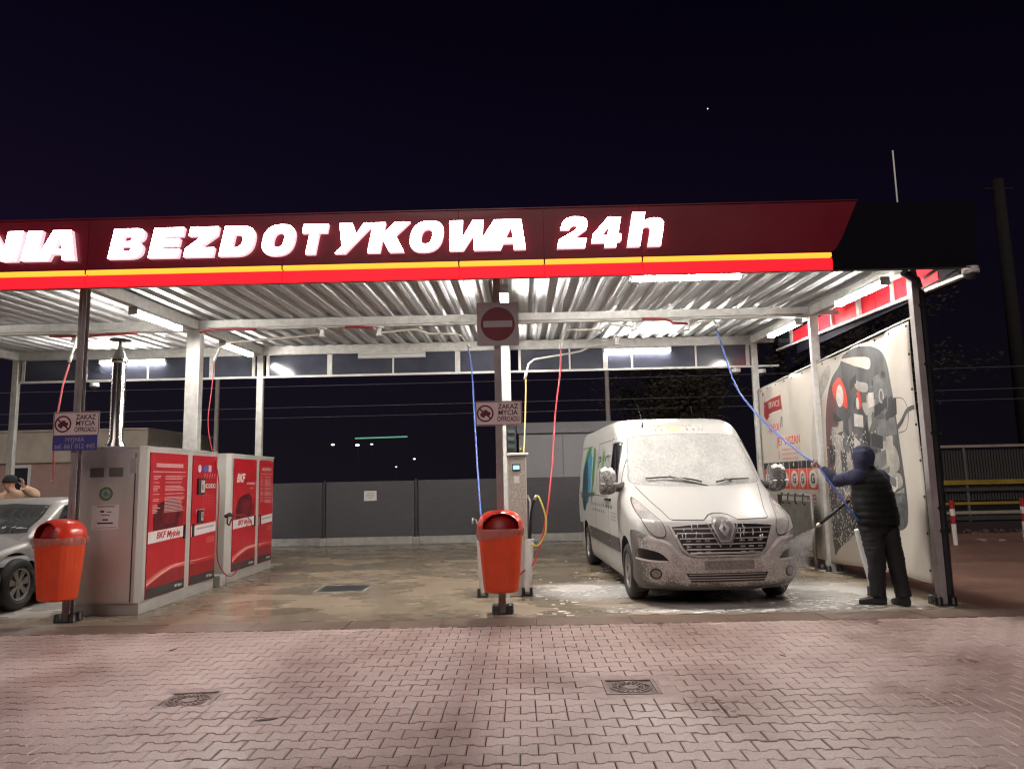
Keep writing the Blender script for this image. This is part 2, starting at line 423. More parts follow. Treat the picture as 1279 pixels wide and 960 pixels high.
kerbm = M('grey kerb stone', (.20, .138, .110), .38, var=.45, scale=2.2, bump=.2, bscale=70, rvar=.16)
kerb = obj('kerb', box(bm_new(), -16, 16, -.738, -.302, -.055, -.012), sandm, kind='structure')
kb = None
for i in range(-9, 9):
    if kb is None:
        kb = mesh_of('kerb_stone', box(bm_new(), 0, .994, -.735, -.305, -.05, 0, bev=.004), kerbm)
    o = obj('kerb_stone', kb, kerbm, kerb); o.location = (i+.37, random.gauss(0,.001), random.gauss(.001,.0015))

def manhole(x, y, lab, rz):
    r = thing('manhole_cover', lab, 'manhole cover', (x, y, 0), rz, 'manhole covers in the paving')
    bm = bm_new()
    for a_ in ((-.34,.34,.195,.30),(-.34,.34,-.30,-.195),(-.34,-.195,-.193,.193),(.195,.34,-.193,.193)): box(bm, *a_, -.03, -.0015)
    obj('collar', bm, M('concrete collar', (.40,.29,.265), .6, var=.25, scale=9, bump=.3), r)
    iron = M('cast iron', (.26, .19, .175), .42, .3, var=.45, scale=18, bump=.3, bscale=60)
    bm = bm_new(); box(bm, -.19, .19, -.19, -.165, -.03, .002); box(bm, -.19, .19, .165, .19, -.03, .002); box(bm, -.19, -.165, -.165, .165, -.03, .002); box(bm, .165, .19, -.165, .165, -.03, .002)
    obj('frame', bm, iron, r)
    bm = bm_new(); box(bm, -.165, .165, -.165, .165, -.03, -.009); obj('filling', bm, M('worn concrete fill', (.24, .175, .155), .6, var=.4, scale=14, bump=.4), r)
    bm = bm_new(); lathe(bm, [(.001,-.001),(.05,-.001),(.052,-.006),(.09,-.006),(.092,0),(.145,0),(.150,-.009)], 28); obj('lid', bm, iron, r, 40)
    bm = bm_new()
    for k in range(12):
        a = 2*PI*k/12; tube(bm, [(.062*math.cos(a), .062*math.sin(a), -.003), (.085*math.cos(a+.3), .085*math.sin(a+.3), -.003)], .006, 5)
    for k in range(22):
        a = 2*PI*k/22; box(bm, -.006, .006, .100, .135, -.001, .005, Matrix.Rotation(a, 4, 'Z'))
    obj('raised_pattern', bm, iron, r); return r
manhole(-2.14, -3.13, 'worn square manhole cover in the pavers below the red machine cabinets', .1)
manhole(.99, -3.01, 'square iron manhole cover in the pavers in front of the van', 0)

gr = thing('drain_grate', 'grey mesh drain grate in the wet floor of the empty bay', 'drain grate', (-2.32, 2.16, 0))
gm = M('grate steel', (.10, .10, .105), .5, .6, var=.3, scale=12)
bm = bm_new()
for s in (-1, 1):
    box(bm, -.34, .34, s*.32-.015, s*.32+.015, 0.001, .010); box(bm, s*.34-.015, s*.34+.015, -.302, .302, .001, .0095)
obj('frame', bm, M('pale worn steel', (.5, .48, .45), .5, .3, var=.3), gr)
bm = bm_new(); box(bm, -.325, .325, -.305, .305, .0005, .002); obj('pit', bm, blackp, gr)
bm = bm_new()
for i in range(22): box(bm, -.32+i*.0296, -.305+i*.0296, -.3, .3, .0025, .009)
for i in range(9): box(bm, -.322, .322, -.28+i*.07-.006, -.28+i*.07+.006, .002, .0072)
obj('grating', bm, gm, gr)
# bits of litter and leaves on the paving
lm = M('brown leaf', (.05, .028, .02), .7, var=.5, scale=30)
for i, (x, y, a, s) in enumerate([(-1.42,-3.62,.3,.07),(-3.0,-1.55,1.2,.05),(2.36,-2.2,2.,.04)]):
    bm = bm_new(); prism(bm, [(-s,0),(-s*.4,s*.22),(s*.5,s*.2),(s,0),(s*.4,-s*.2),(-s*.5,-s*.18)], .002, .006, Matrix.Rotation(a,4,'Z') @ Matrix.Rotation(.08,4,'X'))
    o = obj('fallen_leaf', bm, lm, loc=(x, y, 0)); tag(o, ['dry dark leaf lying near the worn manhole cover on the left', 'small brown leaf on the pavers in front of the machine cabinets', 'small brown leaf on the pavers in front of the van bumper'][i], 'leaf', 'leaves on the paving')

# ------------------------------------------------------------------ canopy
def zb(y): return 3.86 + .0355*y        # underside of the sloping frame
SL = math.atan(.0355)
canopy = thing('wash_canopy', 'long galvanised steel canopy with corrugated roof standing over the wash bays', 'canopy', (0,0,0))
PITCH = .268
def sheet_mesh():
    bm = bm_new(); y0, y1 = -.30, 6.25; prof = []
    for k in range(4):
        x = k*PITCH
        prof += [(x, 0), (x+.040, .0), (x+.055, .006), (x+.070, 0), (x+.110, 0), (x+.142, .058), (x+.195, .058), (x+.205, .052), (x+.215, .058), (x+.236, .058)]
    prof.append((4*PITCH-.002, 0))
    rows_ = []
    for y in (y0, y0+(y1-y0)/3, y0+2*(y1-y0)/3, y1): rows_.append([bm.verts.new((x, y, z+zb(y)+.158)) for x, z in prof])
    for A, B in zip(rows_, rows_[1:]):
        for i in range(len(prof)-1): bm.faces.new((A[i], B[i], B[i+1], A[i+1]))
    top = bmesh.ops.extrude_face_region(bm, geom=list(bm.faces)); 
    for v in [g for g in top['geom'] if isinstance(g, bmesh.types.BMVert)]: v.co.z += .004
    return mesh_of('roof_sheet', bm, galv2)
sm_ = sheet_mesh()
for i in range(15):
    o = obj('roof_sheet', sm_, galv2, canopy); o.location = (5.38-1.072*(i+1), 0, random.gauss(0,.001))
def sloped(bm, x0, x1, y0, y1, h0, h1):
    """box following the roof slope; h measured from the frame underside"""
    vs = [bm.verts.new((x, y, zb(y)+h)) for x, y, h in ((x0,y0,h0),(x1,y0,h0),(x1,y1,h0),(x0,y1,h0),(x0,y0,h1),(x1,y0,h1),(x1,y1,h1),(x0,y1,h1))]
    for q in ((3,2,1,0),(4,5,6,7),(0,1,5,4),(1,2,6,5),(2,3,7,6),(3,0,4,7)): bm.faces.new([vs[i] for i in q])
    return bm
rowsx = [-2*BAY, -BAY, 0, BAY]
colw = {-2*BAY: .12, -BAY: .22, 0: .22, BAY: .13}
capm_a = mesh_of('bolt_cap', lathe(bm_new(), [(.001,.10),(.03,.10),(.042,.085),(.045,.02),(.05,.014)], 12), blackp)
for x in rowsx:
    bm = bm_new(); sloped(bm, x-.06, x+.06, -.04, 6.05, .002, .153); obj('side_beam', bm, galv, canopy)
    # front post: dark channel with a lighter return
    bm = bm_new(); box(bm, x-.045, x-.005, -.05, .05, .0, zb(0)); box(bm, x-.005, x+.035, -.042, -.036, .0, zb(0)); box(bm, x-.005, x+.035, .036, .042, 0, zb(0))
    p = obj('column', bm, postm, canopy)
    bm = bm_new(); box(bm, x-.11, x+.11, -.09, .09, .001, .014)
    obj('base_plate', bm, M('dark base plate', (.06,.055,.055), .5, .5), p)
    for sx_ in (-1, 1):
        for sy_ in (-1, 1):
            o = obj('bolt_cap', capm_a, blackp, p); o.location = (x+sx_*.078, sy_*.060, 0)
    w = colw[x]
    bm = bm_new(); box(bm, x-w/2, x+w/2, DEP-w*.35, DEP+w*.35, 0, zb(DEP)-.001, bev=.006); q = obj('column', bm, galv, canopy)
    bm = bm_new(); box(bm, x-w/2-.07, x+w/2+.07, DEP-.16, DEP+.16, .001, .016); obj('base_plate', bm, galv, q)
    for sx_ in (-1, 1):
        for sy_ in (-1, 1):
            o = obj('bolt_cap', capm_a, blackp, q); o.location = (x+sx_*(w/2+.02), DEP+sy_*.115, 0)
    bm = bm_new(); box(bm, x-.06, x+.06, REAR-.05, REAR+.05, 0, zb(REAR)-.001, bev=.004); q = obj('column', bm, galv, canopy)
    bm = bm_new(); box(bm, x-.13, x+.13, REAR-.12, REAR+.12, .001, .016); obj('base_plate', bm, galv, q)
for x0, x1 in zip(rowsx, rowsx[1:]):
    for y, hh in ((0, .14), (DEP, .150), (REAR, .175)):
        bm = bm_new(); box(bm, x0+.062, x1-.062, y-.04, y+.04, zb(y)+.003, zb(y)+hh, bev=.004)
        o = obj('cross_beam', bm, galv, canopy)
        if y > 1:
            bm = bm_new(); box(bm, x0+.062, x1-.062, y-.055, y+.06, zb(y)-.012, zb(y)+.001); obj('beam_flange', bm, galv, o)
# conduits and cables clipped along the middle beam
whitecable = M('grey plastic conduit', (.46, .45, .43), .5, var=.15)
redpipe = M('dark red pipe', (.22, .012, .016), .4)
for (x0, x1, m_) in ((-9.6, -5.1, whitecable), (-4.7, -.15, whitecable), (.15, 4.75, whitecable)):
    bm = bm_new(); tube(bm, [(x0, DEP-.075, zb(DEP)+.02), ((x0+x1)/2, DEP-.075, zb(DEP)+.015), (x1, DEP-.075, zb(DEP)+.02)], .012, 6); obj('conduit', bm, m_, canopy)
for pts in (((-4.80,2.84,3.90),(-4.60,2.84,3.94),(-4.20,2.84,3.945),(-3.9,2.84,3.93)), ((-2.5,2.86,3.94),(-2.25,2.86,3.935),(-2.05,2.9,3.92)), ((2.2,2.84,3.955),(2.55,2.84,3.94),(2.70,2.84,3.88),(2.92,2.88,3.87)), ((-7.2,2.85,3.9),(-6.6,2.85,3.89),(-5.8,2.85,3.92))):
    bm = bm_new(); tube(bm, spline(pts, 5), .020, 7); obj('red_pipe', bm, redpipe, canopy)
# clerestory at the rear: rail, mullions and panes
glassd = M('dark clerestory pane', (.050, .054, .078), .14, var=.25, scale=2, spec=.6, rvar=.04)
ZR = 3.62
for x0, x1 in zip(rowsx, rowsx[1:]):
    bm = bm_new(); box(bm, x0+.062, x1-.062, REAR-.03, REAR+.03, ZR-.02, ZR+.02); obj('clerestory_rail', bm, whitep, canopy)
    rel = [.15, 1.39, 2.66, 3.95, 4.79]; wid = [.06, .10, .03, .10, .06]
    if x0 == 0: rel = [.26, 1.26, 1.97, 2.50, 3.77, 4.80]; wid = [.05, .03, .09, .035, .035, .07]
    for i, (q, w) in enumerate(zip(rel, wid)):
        bm = bm_new(); box(bm, x0+q-w/2, x0+q+w/2, REAR-.022, REAR+.022, ZR+.021, zb(REAR)-.014); obj('mullion', bm, galv if w > .05 else whitep, canopy)
    for i in range(len(rel)-1):
        bm = bm_new(); box(bm, x0+rel[i]+wid[i]/2+.002, x0+rel[i+1]-wid[i+1]/2-.002, REAR-.006, REAR+.006, ZR+.022, zb(REAR)-.015); obj('pane', bm, glassd, canopy)
# side clerestory behind the wide banner on the right
xr = 5.42
for y, w in ((5.1,.08),(3.9,.03),(3.3,.03),(2.35,.09),(1.35,.03),(.9,.07)):
    bm = bm_new(); box(bm, xr-.06, xr-.02, y-w/2, y+w/2, zb(y)-.13, zb(y)+.16); obj('mullion', bm, whitep if w < .05 else galv, canopy)
bm = bm_new(); sloped(bm, xr-.08, xr-.01, -.3, 5.85, -.17, -.135); obj('side_rail', bm, whitep, canopy)
bm = bm_new(); box(bm, BAY+.07, xr-.01, REAR-.03, REAR+.03, ZR-.02, ZR+.02); obj('clerestory_rail', bm, whitep, canopy)
bm = bm_new(); sloped(bm, xr-.035, xr-.025, 5.15, 5.85, -.13, .15); obj('pane', bm, glassd, canopy)
for y in (0, DEP, REAR):
    bm = bm_new(); box(bm, BAY+.062, xr-.08, y-.03, y+.03, zb(y)+.02, zb(y)+.09); obj('outrigger', bm, galv, canopy)
bm = bm_new(); tube(bm, [(5.0,-.10,3.72),(5.12,-.16,3.80),(5.38,-.22,3.84)], .022, 6); tube(bm, [(4.98,-.08,3.60),(5.36,-.25,3.78)], .018, 6); tube(bm, [(5.05,-.2,3.83),(5.40,-.2,3.83)], .03, 6); obj('front_bracket', bm, galv, canopy)
# dark downpipe against the right front post
bm = bm_new(); tube(bm, [(BAY+.085,.00,.09),(BAY+.085,.0,3.55),(BAY+.03,-.03,3.72),(BAY-.15,-.10,3.80)], .046, 12)
dp = obj('downpipe', bm, M('black downpipe', (.018,.018,.022), .35, var=.2), canopy, 40)
bm = bm_new()
for z in (.8, 1.05, 1.9, 2.7, 3.4): box(bm, BAY+.02, BAY+.14, -.055, .055, z, z+.03)
obj('pipe_clip', bm, blackp, dp)

# ------------------------------------------------------------------ lit sign along the front edge
signback = M('sign back tray', (.20, .03, .035), .5)
def fwd_(bm):
    bmesh.ops.recalc_face_normals(bm, faces=bm.faces); bm.normal_update()
    for f in bm.faces: f.material_index = 0 if f.normal.y < -.3 or f.normal.z < -.6 and f.calc_center_median().y < .0 else 1
sign = thing('fascia_sign', 'long dark red fascia sign with glowing white letters over the wash bays', 'sign', (0, -.35, 0))
FZ0, FZ1 = 3.772, 4.590
joints = [-13.0, -10.8, -8.6, -6.9, -4.72, -2.45, -.42, .56, 1.68, 3.84]
for a, c_ in zip(joints, joints[1:]):
    bm = bm_new()
    if c_ < 3.8: box(bm, a+.002, c_-.002, 0, .06, 3.985, FZ1)
    else: prism(bm, [(a+.002,3.985),(3.842,3.985),(3.90,4.03),(3.975,4.15),(4.06,4.33),(4.185,FZ1),(a+.002,FZ1)], 0, .06, Matrix(((1,0,0,0),(0,0,1,0),(0,1,0,0),(0,0,0,1))))
    obj('red_panel', bm, maroon, sign)
    bm = bm_new(); box(bm, a+.008, c_-.008, -.035, .03, 3.925, 3.975, bev=.006); fwd_(bm); obj('yellow_line', bm, [yellbox, signback], sign, recalc=False)
    bm = bm_new(); box(bm, a+.0015, c_-.0015, -.022, .03, FZ0+.001, 3.915, bev=.006); fwd_(bm); obj('red_strip', bm, [redbox, signback], sign, recalc=False)
bm = bm_new(); prism(bm, [(3.85,FZ0),(5.50,FZ0),(5.52,4.565),(3.85,4.565)], .012, .06, Matrix(((1,0,0,0),(0,0,1,0),(0,1,0,0),(0,0,0,1)))); obj('navy_panel', bm, navy, sign)
bm = bm_new(); box(bm, -13, 5.50, -.03, -.012, FZ0-.010, FZ0-.001); obj('bottom_trim', bm, M('dark trim', (.05,.04,.045), .4, .3), sign)
bm = bm_new(); box(bm, -13, 4.19, -.012, .07, FZ1+.002, FZ1+.014); obj('top_trim', bm, maroon, sign)
bm = bm_new(); box(bm, -13, 5.40, .062, .075, 3.93, FZ1-.01); obj('rear_tray', bm, galv2, sign)
# side return of the sign, seen from inside the bay: red back panels
bm = bm_new(); box(bm, 5.425, 5.50, .24+.002, 5.35, 3.70, 4.57); obj('side_panel', bm, navy, sign)
redback = M('red translucent panel', (.75, .022, .035), .3, var=.08, emis=(.9,.02,.03), est=.22)
ys = [.30, .93, 1.9, 2.3, 3.3, 3.9, 5.1]
for a, c_ in zip(ys, ys[1:]):
    bm = bm_new(); box(bm, 5.412, 5.4245, a+.36, c_+.34, 3.735+.0355*(a+.35), 4.14, bev=.004); obj('red_back_panel', bm, redback, sign)

def arc(cx, cy, rx, ry, a0, a1, n=9, p=2.5):
    out = []
    for i in range(n):
        a = math.radians(a0+(a1-a0)*i/(n-1)); c_, s = math.cos(a), math.sin(a)
        out.append((cx+rx*math.copysign(abs(c_)**(2/p), c_), cy+ry*math.copysign(abs(s)**(2/p), s)))
    return out
G = {
 'M': [[(0,0),(0,1),(.30,1),(.5,.5),(.70,1),(1,1),(1,0),(.74,0),(.74,.55),(.58,.12),(.42,.12),(.26,.55),(.26,0)]],
 'Y': [[(0,1),(.40,1),(.56,.66),(.72,1),(1.06,1),(.36,0),(.02,0),(.20,.25)]],
 'J': [[(.35,1),(1,1),(1,.32)]+arc(.5,.35,.5,.36,0,-180,11)+[(0,.42),(.40,.42),(.42,.28),(.55,.26),(.62,.34),(.62,.78),(.35,.78)]],
 'N': [[(0,0),(0,1),(.36,1),(.64,.48),(.64,1),(1,1),(1,0),(.66,0),(.36,.54),(.36,0)]],
 'I': [[(0,0),(0,1),(1,1),(1,0)]],
 'A': [[(-.06,0),(.24,1),(.76,1),(1.06,0),(.68,0),(.63,.20),(.37,.20),(.32,0)],[(.41,.40),(.59,.40),(.50,.70)]],
 'B': [[(0,0),(0,1),(.62,1)]+arc(.66,.76,.32,.24,85,-60,8)+[(.86,.53)]+arc(.66,.28,.36,.28,60,-85,8)+[(.62,0)],[(.36,.58),(.36,.73),(.55,.73),(.60,.69),(.60,.62),(.55,.58)],[(.36,.26),(.36,.40),(.58,.40),(.63,.36),(.63,.30),(.58,.26)]],
 'E': [[(0,0),(0,1),(1,1),(1,.69),(.40,.69),(.40,.635),(.94,.635),(.94,.375),(.40,.375),(.40,.31),(1,.31),(1,0)]],
 'Z': [[(0,0),(0,.30),(.46,.68),(.02,.68),(.02,1),(1,1),(1,.70),(.52,.32),(1,.32),(1,0)]],
 'D': [[(0,0),(0,1),(.52,1)]+arc(.52,.50,.48,.50,88,-88,15)+[(.52,0)],[(.37,.30),(.37,.70),(.50,.70),(.60,.62),(.62,.50),(.60,.38),(.50,.30)]],
 'O': [arc(.5,.5,.5,.52,0,345,24),arc(.5,.5,.15,.23,0,345,16)],
 'T': [[(.30,0),(.30,.69),(0,.69),(0,1),(1,1),(1,.69),(.70,.69),(.70,0)]],
 'K': [[(0,0),(0,1),(.36,1),(.36,.66),(.58,1),(1.04,1),(.70,.55),(1.02,0),(.60,0),(.36,.40),(.36,0)]],
 'W': [[(.06,0),(-.06,1),(.24,1),(.28,.45),(.42,1),(.66,1),(.70,.45),(.86,1),(1.10,1),(.86,0),(.56,0),(.50,.46),(.36,0)]],
 '2': [[(0,0),(.02,.30),(.50,.58),(.56,.66),(.54,.73),(.46,.74),(.38,.70),(.34,.60),(0,.60),(.03,.80)]+arc(.48,.72,.46,.32,150,-20,10)+[(.86,.55),(.58,.33),(.98,.33),(.98,0)]],
 '4': [[(.46,0),(.46,.15),(0,.15),(0,.44),(.42,1.0),(.88,1.0),(.88,.44),(1,.44),(1,.17),(.88,.17),(.88,0)],[(.36,.42),(.50,.42),(.50,.62)]],
 'h': [[(0,0),(0,1.14),(.40,1.14),(.40,.86),(.55,.93),(.72,.94)]+arc(.68,.66,.32,.28,75,0,7)+[(1,0),(.60,0),(.60,.56),(.56,.64),(.46,.64),(.40,.56),(.40,0)]],
}
words = [('M',-7.75,-7.13),('Y',-7.12,-6.7),('J',-6.72,-6.32),('N',-6.03,-5.42),('I',-5.46,-5.22),('A',-5.27,-4.81),('B',-4.46,-3.99),('E',-3.995,-3.555),('Z',-3.585,-3.155),('D',-3.18,-2.75),('O',-2.71,-2.30),('T',-2.27,-1.91),
         ('Y',-1.86,-1.42),('K',-1.47,-1.00),('O',-1.01,-.595),('W',-.56,.04),('A',-.06,.375),('2',.70,1.08),('4',1.085,1.49),('h',1.50,1.955)]
LH, LZ, SH = .365, 4.088, .19
for ch, xa, xb in words:
    w = xb-xa-(.022 if ch in 'BEZN' else 0)-SH*LH*(.6 if ch in 'AWYKD2' else .40 if ch == 'O' else .9)
    loops = [[(px*w + SH*py*LH, py*LH) for px, py in lp] for lp in G[ch]]
    bm = fill_bm(loops, .030, upright(xa, -.032, LZ), bevel=.007)
    bm.normal_update()
    for f in bm.faces: f.material_index = 0 if f.normal.y < -.5 else 1
    obj('letter', bm, [lettm, lettside], sign, recalc=False)
# thin antenna on the canopy roof
an = thing('antenna_mast', 'thin pale whip antenna standing on the roof above the canopy corner', 'antenna', (4.97, .25, 4.10))
bm = bm_new(); tube(bm, [(0,0,.06),(0,0,1.36)], .009, 6); obj('whip', bm, M('pale fibreglass', (.75,.72,.66), .5, emis=(1,.93,.8), est=.12), an)  # faint glow put into the whip material, though it is no lamp
bm = bm_new(); lathe(bm, [(.001,.08),(.02,.08),(.03,0.0)], 10); obj('mount', bm, galv, an)

# ------------------------------------------------------------------ fluorescent fittings
boostm = EM('lit boosted fluorescent diffuser', (1.0, .945, .875), TUBE*2.4)  # same single fitting, output boosted so the post's shadow shows
def lamp(lab, loc, along='Y', lit=True, L=1.34, m_=None):
    r = thing('strip_lamp', lab, 'strip lamp', loc, 0 if along == 'Y' else PI/2, 'strip lamps under the canopy frame')
    hm = M('lamp housing', (.55,.55,.54), .5)
    bm = bm_new(); prism(bm, rrect(-.055,.055,-.0,.045,.012,2), -L/2, L/2, Matrix(((1,0,0,0),(0,0,1,0),(0,1,0,0),(0,0,0,1)))); obj('housing', bm, hm, r)
    bm = bm_new(); prism(bm, [(-.050,-.002),(-.050,-.035),(-.034,-.058),(0,-.064),(.034,-.058),(.050,-.035),(.050,-.002)], -L/2+.02, L/2-.02, Matrix(((1,0,0,0),(0,0,1,0),(0,1,0,0),(0,0,0,1))))
    obj('diffuser', bm, (m_ or tubem) if lit else M('unlit diffuser', (.66,.66,.64), .35), r)
    for s in (-1, 1):
        bm = bm_new(); box(bm, -.06, .06, s*L/2-(.02 if s > 0 else 0), s*L/2+(0 if s > 0 else .02), -.062, .046); obj('end_cap', bm, hm, r)
    if along == 'Y': r.rotation_euler = (SL, 0, 0)
    return r
lamp('lit strip lamp nearest the fascia on the right banner side', (BAY-.15, 1.0, zb(1)-.046))
lamp('lit strip lamp at the rear of the right banner side', (BAY-.15, 3.82, zb(3.82)-.046))
lamp('lit strip lamp under the beam above the near red machine cabinet', (-BAY, 1.73, zb(1.73)-.046))
lamp('lit strip lamp behind the thick column above the rear red machine cabinet', (-BAY, 4.70, zb(4.7)-.046))
lamp('lit strip lamp on the rear beam behind the white van', (2.61, REAR-.02, zb(REAR)-.06), 'X')
lamp('unlit strip lamp on the rear beam of the empty bay', (-2.29, REAR-.02, zb(REAR)-.06), 'X', False)
lamp('lit strip lamp on the rear beam above the silver car', (-7.49, REAR-.02, zb(REAR)-.06), 'X')
lamp('lit strip lamp tucked behind the red fascia above the van bay', (2.28, .13, 3.895), 'X')
lamp('lit strip lamp seen end on just above the no entry sign', (0.07, .95, zb(.95)-.046), m_=boostm)
lamp('lit strip lamp hidden behind the no entry sign', (0.0, 4.5, zb(4.5)-.046))
lamp('lit strip lamp on the far left row of columns', (-2*BAY, 1.8, zb(1.8)-.046))

# cameras
def dome(lab, loc):
    r = thing('security_camera', lab, 'security camera', loc, 0, 'dome cameras on the canopy')
    bm = bm_new(); lathe(bm, [(.001,.05),(.085,.05),(.09,.02),(.09,-.02),(.07,-.03)], 20); obj('housing', bm, M('white camera plastic', (.66,.65,.63), .4), r, 40)
    bm = bm_new(); lathe(bm, [(.068,-.03),(.062,-.06),(.04,-.085),(.001,-.095)], 20); obj('dome', bm, M('smoked dome', (.03,.03,.035), .08), r, 60)
    return r
dome('white dome camera at the outer corner of the fascia', (5.43, -.30, 3.735))
dome('small white dome camera on the rear rail behind the van', (4.55, REAR-.02, 3.53)); dome('small white dome camera on the rear right column', (5.05, REAR-.02, 3.50))
dome('small white dome camera on the rear rail left of the near cabinet', (-8.25, REAR-.02, 3.53))

# ------------------------------------------------------------------ signs on the posts
signw = M('sign plate', (.36, .32, .325), .45, var=.06, scale=5)
signred = M('sign red', (.15, .009, .018), .4, var=.1)
signdark = M('sign dark brown ink', (.10, .02, .03), .5)
signblue = M('sign blue', (.06, .07, .30), .4, var=.1)
def plate(parent, w, h, m=None, frame=None):
    bm = bm_new(); prism(bm, rrect(-w/2, w/2, -h/2, h/2, .012), -.004, .0, upright()); obj('plate', bm, m or signw, parent)
    if frame:
        bm = fill_bm([rrect(-w/2+.004, w/2-.004, -h/2+.004, h/2-.004, .010), rrect(-w/2+.013, w/2-.013, -h/2+.013, h/2-.013, .006)], .0006, upright(0,-.0006,0)); obj('border', bm, frame, parent)
    bm = bm_new(); box(bm, -.05, .05, .0045, .022, -h*.3, -h*.3+.03); box(bm, -.05, .05, .0045, .022, h*.3-.03, h*.3); obj('clamp', bm, galv, parent)
ne = thing('no_entry_sign', 'square no entry sign with dark red disc on the middle post', 'road sign', (.005, -.075, 3.30))
plate(ne, .49, .52)
bm = bm_new(); prism(bm, circ(0,0,.200,n=48), 0.0006, .0022, upright()); obj('disc', bm, signred, ne)
bm = bm_new(); prism(bm, rrect(-.170,.170,-.038,.038,.008), .0026, .0040, upright()); obj('bar', bm, signw, ne)
def zakaz(lab, x, z):
    r = thing('wash_ban_sign', lab, 'sign', (x, -.075, z), 0, 'no off-road wash signs')
    plate(r, .54, .285, M('ban sign plate', (.74,.64,.64), .45, var=.06, scale=5), frame=signred)
    bm = fill_bm([circ(-.155,0,.098,n=40), circ(-.155,0,.080,n=40)], .0006, upright(0,-.0010,0)); obj('ring', bm, signred, r)
    car_ = [(-.055,-.022),(-.060,.006),(-.040,.022),(-.020,.026),(.000,.046),(.030,.040),(.034,.018),(.060,.010),(.062,-.012)]+circ(.036,-.018,.016,n=8,a0=0,a1=-PI)+circ(-.026,-.026,.016,n=8,a0=0,a1=-PI)
    bm = fill_bm([[(-.155+a*math.cos(.18)-bb*math.sin(.18), a*math.sin(.18)+bb*math.cos(.18)-.004) for a, bb in car_]], .0006, upright(0,-.0012,0)); obj('vehicle_pictogram', bm, signdark, r)
    bm = bm_new(); prism(bm, [(-.088,-.010),(.088,-.010),(.088,.008),(-.088,.008)], .0016, .0030, upright(-.155,0,0) @ Matrix.Rotation(math.radians(-42),4,'Z')); obj('slash', bm, signred, r)
    for s_, zz, wd_ in (('ZAKAZ', .075, .235), ('MYCIA', .004, .225), ('OFFROADU', -.070, .255)):
        bm = text_bm(s_,   .080, .0006, .0016, upright(.110, -.0010, zz), width=wd_); obj('lettering', bm, signdark, r)
    return r
zakaz('white sign reading ZAKAZ MYCIA OFFROADU under the no entry sign', -.005, 2.25)
zakaz('white sign reading ZAKAZ MYCIA OFFROADU above the blue phone sign', -BAY+.015, 2.235)
tl = thing('phone_sign', 'blue sign with white lettering MYJNIA and a phone number', 'sign', (-BAY+.01, -.076, 2.012))
plate(tl, .52, .17, signblue)
for s_, zz, wd_ in (('MYJNIA', .038, .22), ('tel. 661 012 445', -.038, .47)):
    bm = text_bm(s_, .078, .0006, .001, upright(0, -.0008, zz), width=wd_); obj('lettering', bm, signw, tl)

